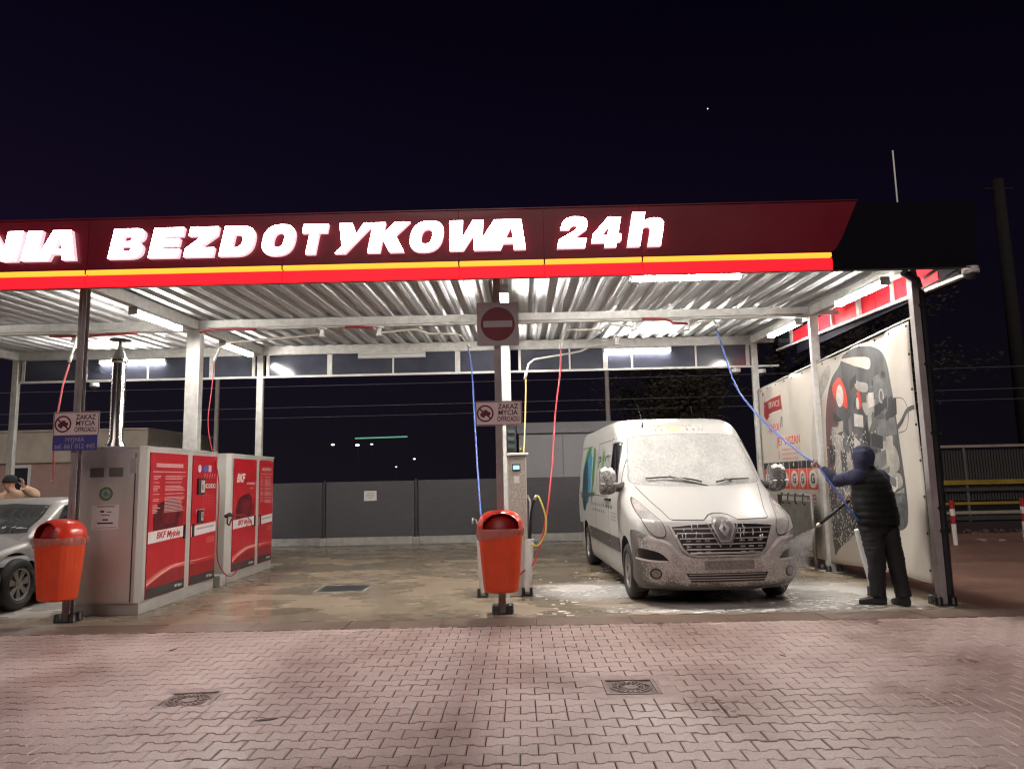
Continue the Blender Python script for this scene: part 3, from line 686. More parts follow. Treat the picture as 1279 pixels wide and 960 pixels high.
# ------------------------------------------------------------------ litter bins
def bin_(lab, x, ang):
    r = thing('litter_bin', lab, 'litter bin', (x, -.27, .28), ang, 'orange litter bins on the canopy posts')
    n = 96; bm = bm_new(); rings = []
    for z, rx, fl in ((0,.168,0),(.012,.186,0),(.03,.190,.6),(.30,.213,1),(.58,.236,1),(.640,.240,0),(.655,.250,0),(.672,.250,0),(.674,.238,0),(.60,.230,0),(.25,.20,0),(.05,.175,0)):
        ring = []
        for i in range(n):
            a = 2*PI*i/n; q = 1 + .015*fl*(1 if (i//2) % 2 else 0); p_ = 3.0
            c_, s = math.cos(a), math.sin(a); rr = (abs(c_)**p_+abs(s)**p_)**(-1/p_)
            ring.append(bm.verts.new((rx*q*rr*c_, rx*.88*q*rr*s, z)))
        rings.append(ring)
    for A, B in zip(rings, rings[1:]):
        for i in range(n): bm.faces.new((A[i], A[(i+1)%n], B[(i+1)%n], B[i]))
    bm.faces.new(rings[0][::-1]); bm.faces.new(rings[-1])
    obj('tub', bm, orangep, r, 40)
    # domed lid with an arched mouth
    bm = bm_new(); n, mrows = 64, 14; g = []
    for j in range(mrows+1):
        el = PI/2*j/mrows; row = []
        for i in range(n):
            a = 2*PI*i/n; c_, s = math.cos(a), math.sin(a); rr = (abs(c_)**2.6+abs(s)**2.6)**(-1/2.6)
            q = max(math.cos(el), .001)**.62
            row.append(bm.verts.new((.252*rr*c_*q, .252*.88*rr*s*q, .676+.195*math.sin(el))))
        g.append(row)
    for j in range(mrows):
        for i in range(n):
            a = 2*PI*(i+.5)/n; el = PI/2*(j+.5)/mrows
            da = (a - (-PI/2) + PI) % (2*PI) - PI
            if (da/.80)**2 + ((el-.08)/.92)**2 < 1 and j >= 0: continue
            bm.faces.new((g[j][i], g[j][(i+1)%n], g[j+1][(i+1)%n], g[j+1][i]))
    for v in [v for v in bm.verts if not v.link_faces]: bm.verts.remove(v)
    bmesh.ops.remove_doubles(bm, verts=bm.verts, dist=.0008); bmesh.ops.recalc_face_normals(bm, faces=bm.faces)
    bmesh.ops.solidify(bm, geom=list(bm.faces), thickness=-.006)
    lid = obj('lid', bm, M('orange red lid plastic', (.76, .040, .016), .30, var=.08, coat=.25), r, 40)
    bm = bm_new(); lathe(bm, [(.001,.845),(.10,.832),(.165,.79),(.205,.72),(.215,.68)], 32, Matrix.Diagonal((1,.86,1,1)) ); obj('hood_lining', bm, M('dark red lining', (.30,.010,.010), .4), lid)
    # liner bag hanging over the rim
    bm = bm_new(); n = 80; rings = []; rnd = random.Random(int(x*10)+3)
    wob = [rnd.random() for _ in range(n)]
    for k, (z, rx) in enumerate(((.674,.246),(.680,.256),(.665,.262),(.62,.258),(.575,.249))):
        ring = []
        for i in range(n):
            a = 2*PI*i/n; c_, s = math.cos(a), math.sin(a); rr = (abs(c_)**3+abs(s)**3)**(-1/3)
            w = .006*math.sin(i*1.7+k)+.008*(wob[i]-.5)
            q = rx + (w if k >= 2 else 0); dz = 0
            if k >= 3: dz = -(k-2)*.010*math.sin(a*2+1) - .012*(wob[i]-.5) + (.03 if math.cos(a) > .5 else 0)*(k-2)/2
            ring.append(bm.verts.new((q*rr*c_, q*.88*rr*s, z+dz)))
        rings.append(ring)
    for A, B in zip(rings, rings[1:]):
        for i in range(n): bm.faces.new((A[i], A[(i+1)%n], B[(i+1)%n], B[i]))
    obj('bin_bag', bm, bagm, r, 60)
    bm = bm_new(); box(bm, -.06, .06, .150, .222, .12, .16); box(bm, -.06, .06, .150, .222, .50, .54)
    o = obj('bracket', bm, galv, r); o.rotation_euler = (0,0,-ang)
    return r
bin_('orange litter bin with pink liner on the middle post', -.005, 0.06)
bin_('orange litter bin with pink liner in front of the silver car', -BAY+.03, -.42)

# ------------------------------------------------------------------ payment and pump cabinets
def cabinet(lab, loc, L, kind):
    """front is the +X face; local y runs along the front"""
    r = thing('wash_cabinet', lab, 'machine cabinet', loc, 0, 'stainless wash cabinets with red doors')
    W_, H = .82, 1.99
    bm = bm_new(); box(bm, -W_+.02, -.012, .03, L-.03, .0, .135, bev=.004); obj('plinth', bm, steeld, r)
    bm = bm_new(); prism(bm, [(-W_,.06),(-W_+.06,0),(-.06,0),(0,.06),(0,L-.05),(-.05,L),(-W_+.05,L),(-W_,L-.05)], .137, H-.03)
    obj('body', bm, steel, r)
    bm = bm_new(); prism(bm, [(-W_-.012,.05),(-W_+.05,-.012),(-.055,-.012),(.014,.055),(.014,L-.045),(-.045,L+.012),(-W_+.05,L+.012),(-W_-.012,L-.04)], H-.029, H); obj('top_cap', bm, steel, r)
    # end panel towards the viewer
    if kind == 1:
        bm = bm_new(); box(bm, -W_+.085, -.10, -.012, -.001, .16, H-.10, bev=.003); e_ = obj('end_door', bm, steel, r)
        for vx in (-.56, -.33):
            bm = bm_new(); box(bm, vx-.085, vx+.085, -.016, -.0125, 1.62, 1.73)
            for k in range(9): box(bm, vx-.080, vx+.080, -.0195, -.0165, 1.627+k*.0115, 1.633+k*.0115)
            obj('vent', bm, M('vent grey', (.22,.21,.205), .55, .4), e_)
        for k, (rr, m_) in enumerate(((.098, M('sticker cream', (.55,.53,.38), .5)), (.083, M('sticker green', (.10,.16,.09), .5)), (.056, M('sticker pale green', (.30,.42,.30), .5, var=.5, scale=30)), (.030, M('sticker blue', (.10,.20,.28), .5)))):
            bm = bm_new(); prism(bm, circ(-.44, 1.42, rr, n=32), .0125+k*.0008, .0132+k*.0008, upright()); obj('round_sticker', bm, m_, e_)
        bm = bm_new(); prism(bm, [(-.60,1.00),(-.275,1.005),(-.275,1.29),(-.605,1.285)], .0125, .0137, upright()); pn = obj('paper_notice', bm, paper, e_)
        bm = bm_new()
        for x0, x1, z, h in ((-.54,-.33,1.265,.010),(-.50,-.45,1.20,.022),(-.42,-.36,1.20,.010),(-.49,-.38,1.165,.009),(-.47,-.40,1.105,.018),(-.53,-.34,1.065,.018),(-.57,-.30,1.020,.005)): prism(bm, [(x0,z),(x1,z),(x1,z+h),(x0,z+h)], .0138, .0144, upright())
        obj('print', bm, inkblack, pn)
        bm = bm_new(); box(bm, -.16, -.09, -.02, -.002, 1.66, 1.84); obj('hinge_plate', bm, steeld, e_)
        bm = bm_new(); box(bm, -.105, -.098, -.014, -.002, .15, H-.09); obj('door_gap', bm, blackp, e_)
    doors = ((.13, 1.14), (1.30, 2.11)) if kind == 1 else ((.14, 1.13), (1.29, 1.97))
    for k, (a, c_) in enumerate(doors):
        bm = bm_new(); prism(bm, rrect(a, c_, .155, 1.915, .008, 2), .0005, .014, facing_x()); dr = obj('door', bm, redprint, r)
        w = c_-a
        bm = bm_new(); prism(bm, [(a+.004,.158),(c_-.004,.158),(c_-.004,.275),(a+.004,.275)], .0145, .0155, facing_x()); obj('vent_band', bm, M('dark vent band', (.045,.04,.042), .5, var=.2), dr)
        bm = text_bm('BKF Myjnie', .05, .0005, .001, facing_x(.0163, c_-.17, .215), width=.20); obj('lettering', bm, paper, dr)
        # white band
        bm = bm_new(); prism(bm, [(a+.003,.805),(c_-.003,.835),(c_-.003,.975),(a+.003,.945)], .0145, .0155, facing_x()); obj('white_band', bm, M('white print', (.72,.68,.67), .4, var=.05), dr)
        if k == 0:
            bm = text_bm('BKF Myjnie', .115, .0006, .003, facing_x(.0162, a+w*.52, .890), shear=.22, width=w*.62); obj('lettering', bm, redprint, dr)
        else:
            bm = bm_new(); prism(bm, [(a+w*.2,.888),(a+w*.92,.905),(a+w*.92,.930),(a+w*.2,.913)], .0158, .0164, facing_x()); obj('fine_print', bm, M('grey pink print', (.50,.40,.40), .5, var=.3, scale=40), dr)
            bm = bm_new()
            for q in range(3): prism(bm, [(a+w*.62,.745-q*.03),(a+w*.95,.752-q*.03),(a+w*.95,.768-q*.03),(a+w*.62,.761-q*.03)], .0145, .0152, facing_x())
            obj('fine_print', bm, redlight, dr)
        # swooshes
        def sw(f0, f1, m_, off):
            N_ = 22; lo = [(a+.003+(w-.006)*i/N_, f0(i/N_+k)) for i in range(N_+1)]; hi = [(p[0], f1(i/N_+k)) for i, p in enumerate(lo)]
            bm_ = bm_new()
            for i in range(N_): prism(bm_, [lo[i], lo[i+1], hi[i+1], hi[i]], .0145+off, .0152+off, facing_x())
            obj('swoosh', bm_, m_, dr)
        b1 = lambda t_: .40 + .10*math.sin(t_*2.6-.3) 
        sw(lambda t_: b1(t_)-.02-.03*math.sin(t_*1.4), b1, redlight, 0)
        b2 = lambda t_: .34 + .155*math.sin(min(t_, 1.15)*1.7)
        sw(lambda t_: b2(t_)-.032*(1-.5*t_), b2, M('pale pink print', (.72,.40,.36), .4), .0008)
        sw(lambda t_: .277, lambda t_: b2(t_)-.05, reddark, .0004)
        # dark figure in print
        if k == 0:
            pts = [(a+w*.12,.955),(a+w*.10,1.12),(a+w*.22,1.28),(a+w*.42,1.33),(a+w*.66,1.36),(a+w*.80,1.28),(a+w*.84,1.12),(a+w*.80,.972)]
            bm = bm_new(); prism(bm, pts, .0142, .0146, facing_x()); obj('dark_print', bm, M('maroon print', (.115,.012,.020), .35, var=.6, scale=7), dr)
            bm = bm_new(); prism(bm, circ(a+w*.52,1.14,w*.20,.12,n=20), .0147, .0150, facing_x()); obj('dark_print', bm, M('maroon print two', (.20,.016,.024), .35, var=.5, scale=9), dr)
            bm = bm_new(); prism(bm, [(a+w*.76,.97),(a+w*.86,1.22),(a+w*.93,1.30),(a+w*.90,.97)], .0147, .0150, facing_x()); obj('dark_print', bm, reddark, dr)
        # text rows
        pinkm = M('pink text print', (.66,.36,.36), .5, var=.3, scale=60)
        bm = bm_new(); rnd = random.Random(k*5+kind*17)
        if (kind, k) in ((1,0), (2,1)):
            prism(bm, [(a+w*.14,1.735),(a+w*.86,1.735),(a+w*.86,1.785),(a+w*.14,1.785)], .0145, .0152, facing_x())
            prism(bm, [(a+w*.06,1.672),(a+w*.93,1.672),(a+w*.93,1.684),(a+w*.06,1.684)], .0145, .0152, facing_x())
            z = 1.62
            while z > 1.17:
                if rnd.random() < .8:
                    l = rnd.uniform(.10,.20); prism(bm, [(a+w*.08,z),(a+w*(.08+l),z),(a+w*(.08+l),z+.010),(a+w*.08,z+.010)], .0148, .0156, facing_x())
                l = rnd.uniform(.40,.56); prism(bm, [(a+w*.38,z),(a+w*(.38+l),z),(a+w*(.38+l),z+.009),(a+w*.38,z+.009)], .0148, .0156, facing_x())
                z -= rnd.choice((.018,.018,.018,.045))
        if (kind, k) == (1,1):
            for q in range(5):
                cy = a+w*(.46+q*.105)
                for z, s in ((1.62,.030),(1.60,.012),(1.35,.010),(1.31,.010),(1.27,.010),(1.23,.010),(1.19,.008)): prism(bm, [(cy-s*.5,z),(cy+s*.5,z),(cy+s*.5+(.03 if z > 1.61 else 0),z+s*1.6),(cy-s*.5+(.03 if z > 1.61 else 0),z+s*1.6)], .0145, .0152, facing_x())
            prism(bm, [(a+w*.17,1.13),(a+w*.50,1.14),(a+w*.50,1.175),(a+w*.17,1.165)], .0145, .0152, facing_x()); prism(bm, [(a+w*.38,1.06),(a+w*.50,1.065),(a+w*.50,1.12),(a+w*.38,1.115)], .0145, .0152, facing_x())
        if (kind, k) == (2,0):
            prism(bm, [(a+w*.55,1.50),(a+w*.93,1.50),(a+w*.93,1.535),(a+w*.55,1.535)], .0145, .0152, facing_x()); prism(bm, [(a+w*.70,1.43),(a+w*.85,1.43),(a+w*.85,1.45),(a+w*.70,1.45)], .0145, .0152, facing_x())
            obj('lettering', text_bm('BKF', .19, .0006, .006, facing_x(.0152, a+w*.30, 1.60), shear=.3, width=.36), paper, dr)
        obj('text_print', bm, pinkm, dr)
        bm = bm_new(); hx = c_-.055 if k == 0 else a+.05; box(bm, .015, .030, hx-.025, hx+.025, .80, .98, bev=.004); obj('handle', bm, blackp, dr)
        if (kind, k) == (1,1):
            for z0, z1, y0, y1 in ((1.37,1.60,.16,.42),(.98,1.16,.20,.40)):
                bm = bm_new(); box(bm, .015, .045, a+w*y0, a+w*y1, z0, z1, bev=.006); cu_ = obj('coin_unit', bm, M('dark coin unit', (.05,.045,.05), .35, .3), dr)
                bm = bm_new(); box(bm, .046, .050, a+w*(y0+.09), a+w*(y1-.03), z0+.03, z1-.03); obj('coin_plate', bm, steel, cu_)
                bm = bm_new(); box(bm, .0505, .053, a+w*(y0+.13), a+w*(y0+.15), z0+.07, z0+.14); obj('slot', bm, blackp, cu_)
            bm = bm_new()
            prism(bm, circ(a+w*.26,1.735,.055,n=20), .0145, .0155, facing_x()); obj('sticker', bm, M('white blue sticker', (.55,.60,.72), .4), dr)
            bm = bm_new(); prism(bm, [(a+w*.42,1.69),(a+w*.60,1.69),(a+w*.60,1.785),(a+w*.42,1.785)], .0145, .0155, facing_x()); obj('sticker', bm, M('blue sticker', (.10,.11,.42), .4), dr)
            bm = bm_new(); prism(bm, [(a+w*.62,1.69),(a+w*.74,1.69),(a+w*.74,1.785),(a+w*.62,1.785)], .0145, .0155, facing_x()); obj('sticker', bm, M('lilac sticker', (.50,.45,.60), .4), dr)
            for q in range(5):
                bm = bm_new(); prism(bm, circ(a+w*(.46+q*.105), 1.49, .034, n=16), .0145, .022, facing_x()); bt = obj('button', bm, paper, dr)
                bm = bm_new(); prism(bm, circ(a+w*(.46+q*.105), 1.49, .016, n=12), .0225, .0235, facing_x()); obj('button_symbol', bm, inkblack, bt)
    bm = bm_new(); box(bm, .0005, .006, doors[0][1]+.01, doors[1][0]-.01, .15, 1.92); obj('centre_strip', bm, steel, r)
    return r
c1 = cabinet('near stainless cabinet with flue on top and coin slots in its red doors', (-4.305, .33, 0), 2.17, 1)
cabinet('rear stainless cabinet with red doors beyond the coin cabinet', (-4.315, 2.98, 0), 2.07, 2)
fl = thing('flue_pipe', 'stainless flue pipe with cowl standing on the near cabinet', 'flue', (-5.01, .95, 1.99))
bm = bm_new(); lathe(bm, [(.001,.001),(.135,.001),(.135,.012),(.085,.12),(.085,.75),(.089,.752),(.089,.775),(.085,.777),(.085,1.12),(.105,1.14),(.105,1.17),(.078,1.20),(.060,1.26),(.035,1.30),(.030,1.36)], 28); obj('pipe', bm, M('polished flue steel', (.62,.60,.57), .22, .95, var=.1, stretch=(1,1,.2)), fl, 40)
bm = bm_new(); lathe(bm, [(.022,1.36),(.022,1.42),(.13,1.425),(.13,1.435),(.001,1.45)], 24); obj('cowl', bm, M('dark cowl', (.12,.11,.11), .4, .7), fl, 40)
# white block between the cabinets
bl = thing('kerb_block', 'short white block on the floor between the red cabinets', 'block', (-4.36, 2.74, 0))
bm = bm_new(); box(bm, -.08, .08, -.10, .10, 0, .16, bev=.006); obj('stone', bm, concrete_w, bl)

# ------------------------------------------------------------------ control pillar and brush holders by the middle post
speck = M('speckled beige panel', (.60,.55,.49), .5, var=.6, scale=55, col2=(.28,.24,.21), bump=.1)
dpn = thing('control_pillar', 'stainless control pillar with small blue display behind the middle bin', 'control pillar', (.185, 1.20, 0))
bm = bm_new(); box(bm, -.125, .125, 0, .14, 0, 1.80, bev=.006); obj('body', bm, steel, dpn)
bm = bm_new(); prism(bm, rrect(-.112,.112,.70,1.74,.01), .0005, .006, upright()); obj('front_panel', bm, speck, dpn)
bm = bm_new(); box(bm, -.14, .155, -.03, .16, 1.802, 1.835, bev=.004); obj('top_cap', bm, whitep, dpn)
bm = bm_new(); box(bm, -.062, .045, -.016, -.0065, 1.60, 1.69, bev=.003); dd = obj('display', bm, blackp, dpn)
bm = bm_new(); box(bm, -.050, .033, -.018, -.0165, 1.618, 1.672); obj('screen', bm, EM('blue white screen', (.25,.60,.85), 1.6), dd)
bm = bm_new(); box(bm, -.040, .030, -.008, -.0065, 1.44, 1.53); obj('sticker', bm, paper, dpn)
bm = bm_new(); box(bm, -.13, .0, .02, .12, 1.838, 2.22, bev=.005); bx_ = obj('control_box', bm, M('dark control box', (.05,.055,.06), .35, .2), dpn)
for z in (1.90, 2.00, 2.10):
    bm = bm_new(); box(bm, -.11, -.02, .012, .0195, z, z+.05); obj('window', bm, M('greenish glass', (.10,.14,.13), .1), bx_)
bm = bm_new(); tube(bm, [(.14,.05,.72),(.16,.02,1.05),(.165,.02,1.2),(.13,.06,1.28)], .014, 8); obj('pipe', bm, steel, dpn)
def holder(lab, x, y, tilt=(0,0), h=.74, s=1):
    r = thing('brush_holder', lab, 'brush holder', (x, y, 0), 0, 'white tube brush holders')
    bm = bm_new(); tx, ty = tilt
    tube(bm, [(0,0,.06),(tx*.5,ty*.5,h*.5),(tx,ty,h)], [.050,.054,.058], 16); obj('tube', bm, whitep, r, 50)
    bm = bm_new(); box(bm, -.075, .075, -.06, .06, 0.001, .015); box(bm, -.07, -.03, -.055, .055, .016, .11); box(bm, .03, .07, -.055, .055, .016, .11); obj('foot', bm, blackp, r)
    return r
holder('white brush holder tube left of the middle bin', -.285, 1.18, (-.015, .02))
h2 = holder('white brush holder tube right of the middle bin', .285, 1.18, (.045, .02), .72)
holder('white brush holder tube leaning behind the man', 4.50, .68, (-.16, -.06), .80)
hb = thing('hose_hook', 'small steel hose hook left of the middle post', 'hook', (-.335, 1.18, .76))
bm = bm_new(); tube(bm, [(.03,0,0),(.02,0,.10),(-.03,0,.22),(-.07,0,.24),(-.07,-.02,.17)], .012, 8); obj('arm', bm, steel, hb)
wnd = thing('foam_brush', 'black foam brush handle standing in the right brush holder', 'foam brush', (.335, 1.20, .62))
bm = bm_new(); tube(bm, spline([(0,0,0),(.01,0,.25),(.035,0,.48),(.07,0,.60)], 5), [.018]*10+[.016]*6, 8); obj('handle', bm, blackp, wnd)
bm = bm_new(); tube(bm, [(.07,0,.60),(.10,0,.66)], [.022,.016], 8); obj('fitting', bm, steel, wnd)

# ------------------------------------------------------------------ booms and hoses under the roof
armm = M('pale boom tube', (.60,.57,.52), .42, .35, var=.12)
def boom(lab, piv, pts, r=.017):
    t_ = thing('hose_boom', lab, 'hose boom', piv, 0, 'swinging hose booms under the roof'); P0 = V(piv)
    bm = bm_new(); tube(bm, [V(p)-P0 for p in pts], r, 8); obj('arm', bm, armm, t_, 60)
    bm = bm_new(); top = zb(piv[1])-.013-piv[2]; lathe(bm, [(.001,top),(.07,top),(.07,top-.015),(.035,top-.02),(.035,-.05),(.05,-.055),(.05,-.085),(.001,-.09)], 14); obj('swivel', bm, galv, t_, 40)
    e_ = V(pts[-1])-P0; d = (V(pts[-1])-V(pts[-2])).normalized()
    bm = bm_new(); tube(bm, [e_-d*.02, e_+d*.10], r*1.5, 8); obj('hose_fitting', bm, steel, t_)
    return t_
boom('swinging boom with blue hose left of the no entry sign', (-1.98,3.0,3.90), [(-1.98,3.0,3.86),(-1.55,3.03,3.905),(-1.38,3.05,3.91),(-1.20,3.08,3.845),(-.76,3.15,3.845),(-.68,3.17,3.82),(-.60,3.20,3.70)])
boom('swinging boom with red hose right of the no entry sign', (2.10,3.0,3.90), [(2.10,3.0,3.85),(2.0,3.01,3.885),(1.72,3.05,3.925),(1.58,3.06,3.85),(1.14,3.10,3.86),(1.02,3.12,3.86),(.97,3.16,3.78),(.94,3.2,3.66)])
boom('bent boom with yellow foam hose behind the red hose', (2.02,4.5,3.93), [(2.02,4.5,3.88),(1.55,4.5,3.83),(1.36,4.5,3.75),(1.2,4.5,3.72),(.52,4.5,3.62),(.42,4.5,3.54),(.37,4.5,3.36)])
boom('short boom holding the blue hose over the van', (2.94,3.0,3.88), [(2.94,3.0,3.83),(3.05,2.8,3.86),(3.25,2.62,3.86),(3.27,2.55,3.80)])
boom('boom with red hose beside the thick column', (-2.90,3.0,3.90), [(-2.90,3.0,3.86),(-3.3,3.0,3.83),(-3.7,2.98,3.80),(-4.36,2.92,3.74),(-4.50,2.90,3.66),(-4.56,2.88,3.50)])
boom('boom with hanging red hose in the silver car bay', (-6.9,3.0,3.90), [(-6.9,3.0,3.86),(-6.5,2.6,3.86),(-6.27,2.2,3.82),(-6.24,2.0,3.70),(-6.31,2.0,3.42)])
def hose(lab, pts, m_, r=.0125, k=10):
    P0 = V(pts[0]); o = obj('hose', tube(bm_new(), [p-P0 for p in spline(pts, k)], r, 8), m_, loc=P0); return tag(o, lab, 'hose', 'pressure hoses')
hblue = M('blue hose', (.07,.13,.42), .4); hred = M('red hose', (.42,.025,.035), .45); hyel = M('yellow hose', (.62,.50,.10), .4); hpink = M('faded red hose', (.60,.12,.12), .45)
hose('blue hose hanging in the empty bay left of the middle post', [(-.57,3.2,3.62),(-.50,2.9,3.2),(-.44,2.4,2.5),(-.37,1.8,1.7),(-.30,1.3,.95),(-.29,1.22,.78)], hblue)
hose('red hose hanging between the middle post and the van', [(.93,3.18,3.57),(.88,2.8,3.1),(.76,2.1,2.45),(.66,1.6,1.6),(.55,1.3,.95),(.40,1.18,.45),(.22,1.16,.30),(.16,1.15,.22)], hred, .0115)
hose('yellow foam hose hanging just right of the middle post', [(.365,4.5,3.26),(.35,4.2,2.9),(.31,3.2,2.2),(.27,2.0,1.75),(.24,1.45,1.90)], hyel)
hose('yellow hose looping from the foam brush to the floor', [(.43,1.20,1.27),(.47,1.15,1.24),(.545,1.12,1.0),(.53,1.12,.78),(.44,1.14,.64),(.34,1.16,.66)], hyel, .012)
hose('red hose hanging in front of the near red cabinet', [(-4.57,2.87,3.40),(-4.52,2.7,3.0),(-4.45,2.45,2.35),(-4.22,2.32,1.6),(-4.20,2.30,.9),(-4.20,2.32,.45),(-4.17,2.5,.22),(-4.15,2.75,.14),(-4.16,3.1,.25)], hred, .0085)
hose('faded red hose hanging above the silver car', [(-6.33,2.0,3.30),(-6.42,2.0,2.9),(-6.55,2.1,2.2),(-6.85,2.6,1.65),(-7.2,3.1,1.62)], hpink, .013)
lg = thing('lance_gun', 'black lance gun hanging between the red cabinets', 'lance', (-4.25, 2.80, 1.0))
bm = bm_new(); tube(bm, [(.02,-.14,.03),(.02,0,.05),(.02,.14,.02)], [.028,.034,.02], 8); tube(bm, [(.02,-.08,.03),(.03,-.10,-.08),(.03,-.04,-.11),(.02,.10,-.02)], .012, 6); obj('grip', bm, blackp, lg)
bm = bm_new(); tube(bm, spline([(.02,.14,.02),(.05,.5,.02),(.045,.8,-.08),(.04,.95,-.22)], 5), .007, 6); obj('hose_tail', bm, hred, lg)

# ------------------------------------------------------------------ surroundings
fn = thing('rear_fence', 'low dark grey panel fence on white kerb blocks behind the bays', 'fence', (0, 9.5, 0))
panm = M('dark grey panel', (.075,.073,.082), .55, var=.18, scale=3, stretch=(1,1,3), bump=.12, bscale=9, rvar=.1)
xs = [-9.5,-6.82,-4.57,-2.32,-.07,2.18,4.43,6.7]
for a, c_ in zip(xs, xs[1:]):
    bm = bm_new(); box(bm, a+.05, c_-.05, -.015, .015, .205, 1.53+.002*a); obj('panel', bm, panm, fn)
    bm = bm_new(); box(bm, a+.085, c_-.085, -.06, .06, 0, .19, bev=.008); obj('kerb_block', bm, concrete_w, fn)
for a in xs:
    bm = bm_new(); box(bm, a-.03, a+.03, -.03, .03, .18, 1.55); p_ = obj('post', bm, M('dark fence post', (.055,.053,.06), .5, .3), fn)
    bm = bm_new(); box(bm, a-.08, a+.08, -.07, .07, 0, .178); obj('footing', bm, concrete_w, p_)
nb = thing('notice_sheet', 'white notice sheet fixed to the dark rear fence', 'notice', (-3.44, 9.48, 1.17))
bm = bm_new(); prism(bm, [(-.155,-.12),(.155,-.115),(.15,.12),(-.15,.12)], .0, .002, upright()); obj('sheet', bm, paper, nb)
bm = bm_new()
for z, l in ((.06,.09),(.02,.11),(-.02,.10),(-.06,.05)): prism(bm, [(-l,z),(l,z),(l,z+.012),(-l,z+.012)], .0024, .0030, upright())
obj('print', bm, inkgrey, nb)

lb = thing('rendered_building', 'low beige rendered building with a pinkish lower wall behind the silver car', 'building', (-9.7, 11, 0))
beige = M('beige render', (.46,.41,.34), .8, var=.15, scale=3, bump=.1)
bm = bm_new(); box(bm, -14, 0, -.06, 4, 2.20, 3.02); box(bm, -14, .02, -.09, 4.02, 3.023, 3.07); obj('parapet', bm, beige, lb)
bm = bm_new(); box(bm, -14, -.02, 0, 3.95, 0, 2.198); obj('wall', bm, M('pinkish render', (.37,.25,.21), .8, var=.15, scale=2.5, bump=.1), lb)
bm = bm_new(); box(bm, -3.75, -3.10, -.035, .0, 1.42, 2.15); wn = obj('window', bm, M('window frame white', (.62,.61,.60), .4), lb)
bm = bm_new(); box(bm, -3.67, -3.18, -.040, -.0355, 1.50, 2.07); obj('pane', bm, M('window pane night', (.03,.034,.045), .08), wn)
bm = bm_new(); box(bm, -5.6, -4.2, -.035, .0, 1.42, 2.15); wn = obj('window', bm, MATS['window frame white'], lb)
bm = bm_new(); box(bm, -5.52, -4.92, -.040, -.0355, 1.50, 2.07); box(bm, -4.86, -4.28, -.040, -.0355, 1.50, 2.07); obj('pane', bm, MATS['window pane night'], wn)
gb = thing('panelled_building', 'light grey panelled hut beyond the fence left of the van', 'building', (.2, 9.95, 0))
lgrey = M('light grey cladding', (.27,.275,.29), .5, var=.08, scale=2)
for k in range(3):
    bm = bm_new(); box(bm, k*1.1+.004, (k+1)*1.1-.004, 0, .05, 0, 2.60, bev=.006); obj('wall_panel', bm, lgrey, gb)
bm = bm_new(); box(bm, 0, 3.3, .055, 3, 0, 2.62); obj('wall', bm, M('grey hut wall', (.16,.165,.18), .6), gb)
bm = bm_new(); box(bm, -.05, 3.35, -.06, 3.05, 2.625, 2.90, bev=.01); obj('roof', bm, M('grey roof edge', (.17,.175,.19), .5, var=.1), gb)

def pole(lab, x, y, h, r, m_, nm='utility_pole'):
    p_ = thing(nm, lab, 'pole', (x, y, -.06)); bm = bm_new(); tube(bm, [(0,0,0),(0,0,h)], [r, r*.7], 12); obj('shaft', bm, m_, p_); 
    bm = bm_new(); box(bm, -.5, .5, -.03, .03, h-.35, h-.28); obj('crossarm', bm, m_, p_); return p_
polem = M('pale concrete pole', (.50,.48,.42), .7, var=.2, scale=6)
pole('pale slim pole seen between the cabinet column and the rear column', -9.14, 14, 5.6, .085, polem)
pole('pale slim pole rising behind the white van roof', 2.96, 14, 5.6, .085, polem)
wood = M('dark weathered wood', (.016,.014,.013), .9, var=.4, scale=5, stretch=(3,3,.4), bump=.4)
pole('tall dark wooden pole at the right edge beyond the driveway', 17.0, 16, 11.5, .25, wood)
wirem = M('wire', (.22,.21,.22), .5, .4)
for z, y, sag, lab in ((4.52,14,.10,'highest overhead wire crossing behind the bays'),(3.86,14,.06,'middle overhead wire crossing behind the bays'),(3.60,14.6,.05,'lowest overhead wire crossing behind the bays')):
    pts = [(-26+i*2.5, y, z+.35*((i-10)/10)*.25+sag*((i-10)/10)**2) for i in range(21)]
    o = obj('overhead_wire', tube(bm_new(), pts, .011, 5), wirem); tag(o, lab, 'wire', 'overhead railway wires')
# lights far beyond the fence
def farlight(lab, x, y, z, r, st, col=(1,.95,.85)):
    p_ = thing('far_lamp', lab, 'lamp', (x, y, -.06), 0, 'far lamps in the dark')
    bm = bm_new(); tube(bm, [(0,0,0),(0,.0,z+.06-r)], .004, 6); obj('mast', bm, M('far mast', (.02,.02,.022), .6), p_)
    bm = bm_new(); bmesh.ops.create_icosphere(bm, subdivisions=2, radius=r, matrix=Matrix.Translation((0,-.05,z+.06)) @ Matrix.Diagonal((1.5,.6,.8,1))); obj('lantern', bm, EM('far lamp glow %.2f %.2f' % (st, col[2]), col, st), p_)
farlight('bright lamp left of the green strip in the dark beyond the fence', -8.33, 25, 3.25, .055, 3)
farlight('bright lamp at the left end of the green strip beyond the fence', -7.27, 25.3, 3.22, .065, 4)
farlight('tiny faint lamp just right of the bright pair beyond the fence', -6.75, 26, 3.28, .05, 1.2)
farlight('small lamp low in the dark below the green strip', -4.60, 25, 2.52, .035, 5)
farlight('faint small lamp lowest in the dark below the green strip', -5.6, 26, 2.2, .035, 1.5)
gl = thing('green_strip_light', 'dim green light strip far beyond the rear fence', 'strip light', (-6.08, 25, -.06))
bm = bm_new(); box(bm, -1.2, 1.2, -.03, .03, 3.56, 3.62, Matrix.Rotation(-.012, 4, 'Y')); obj('strip', bm, EM('dim green glow', (.16,.50,.32), .55), gl)
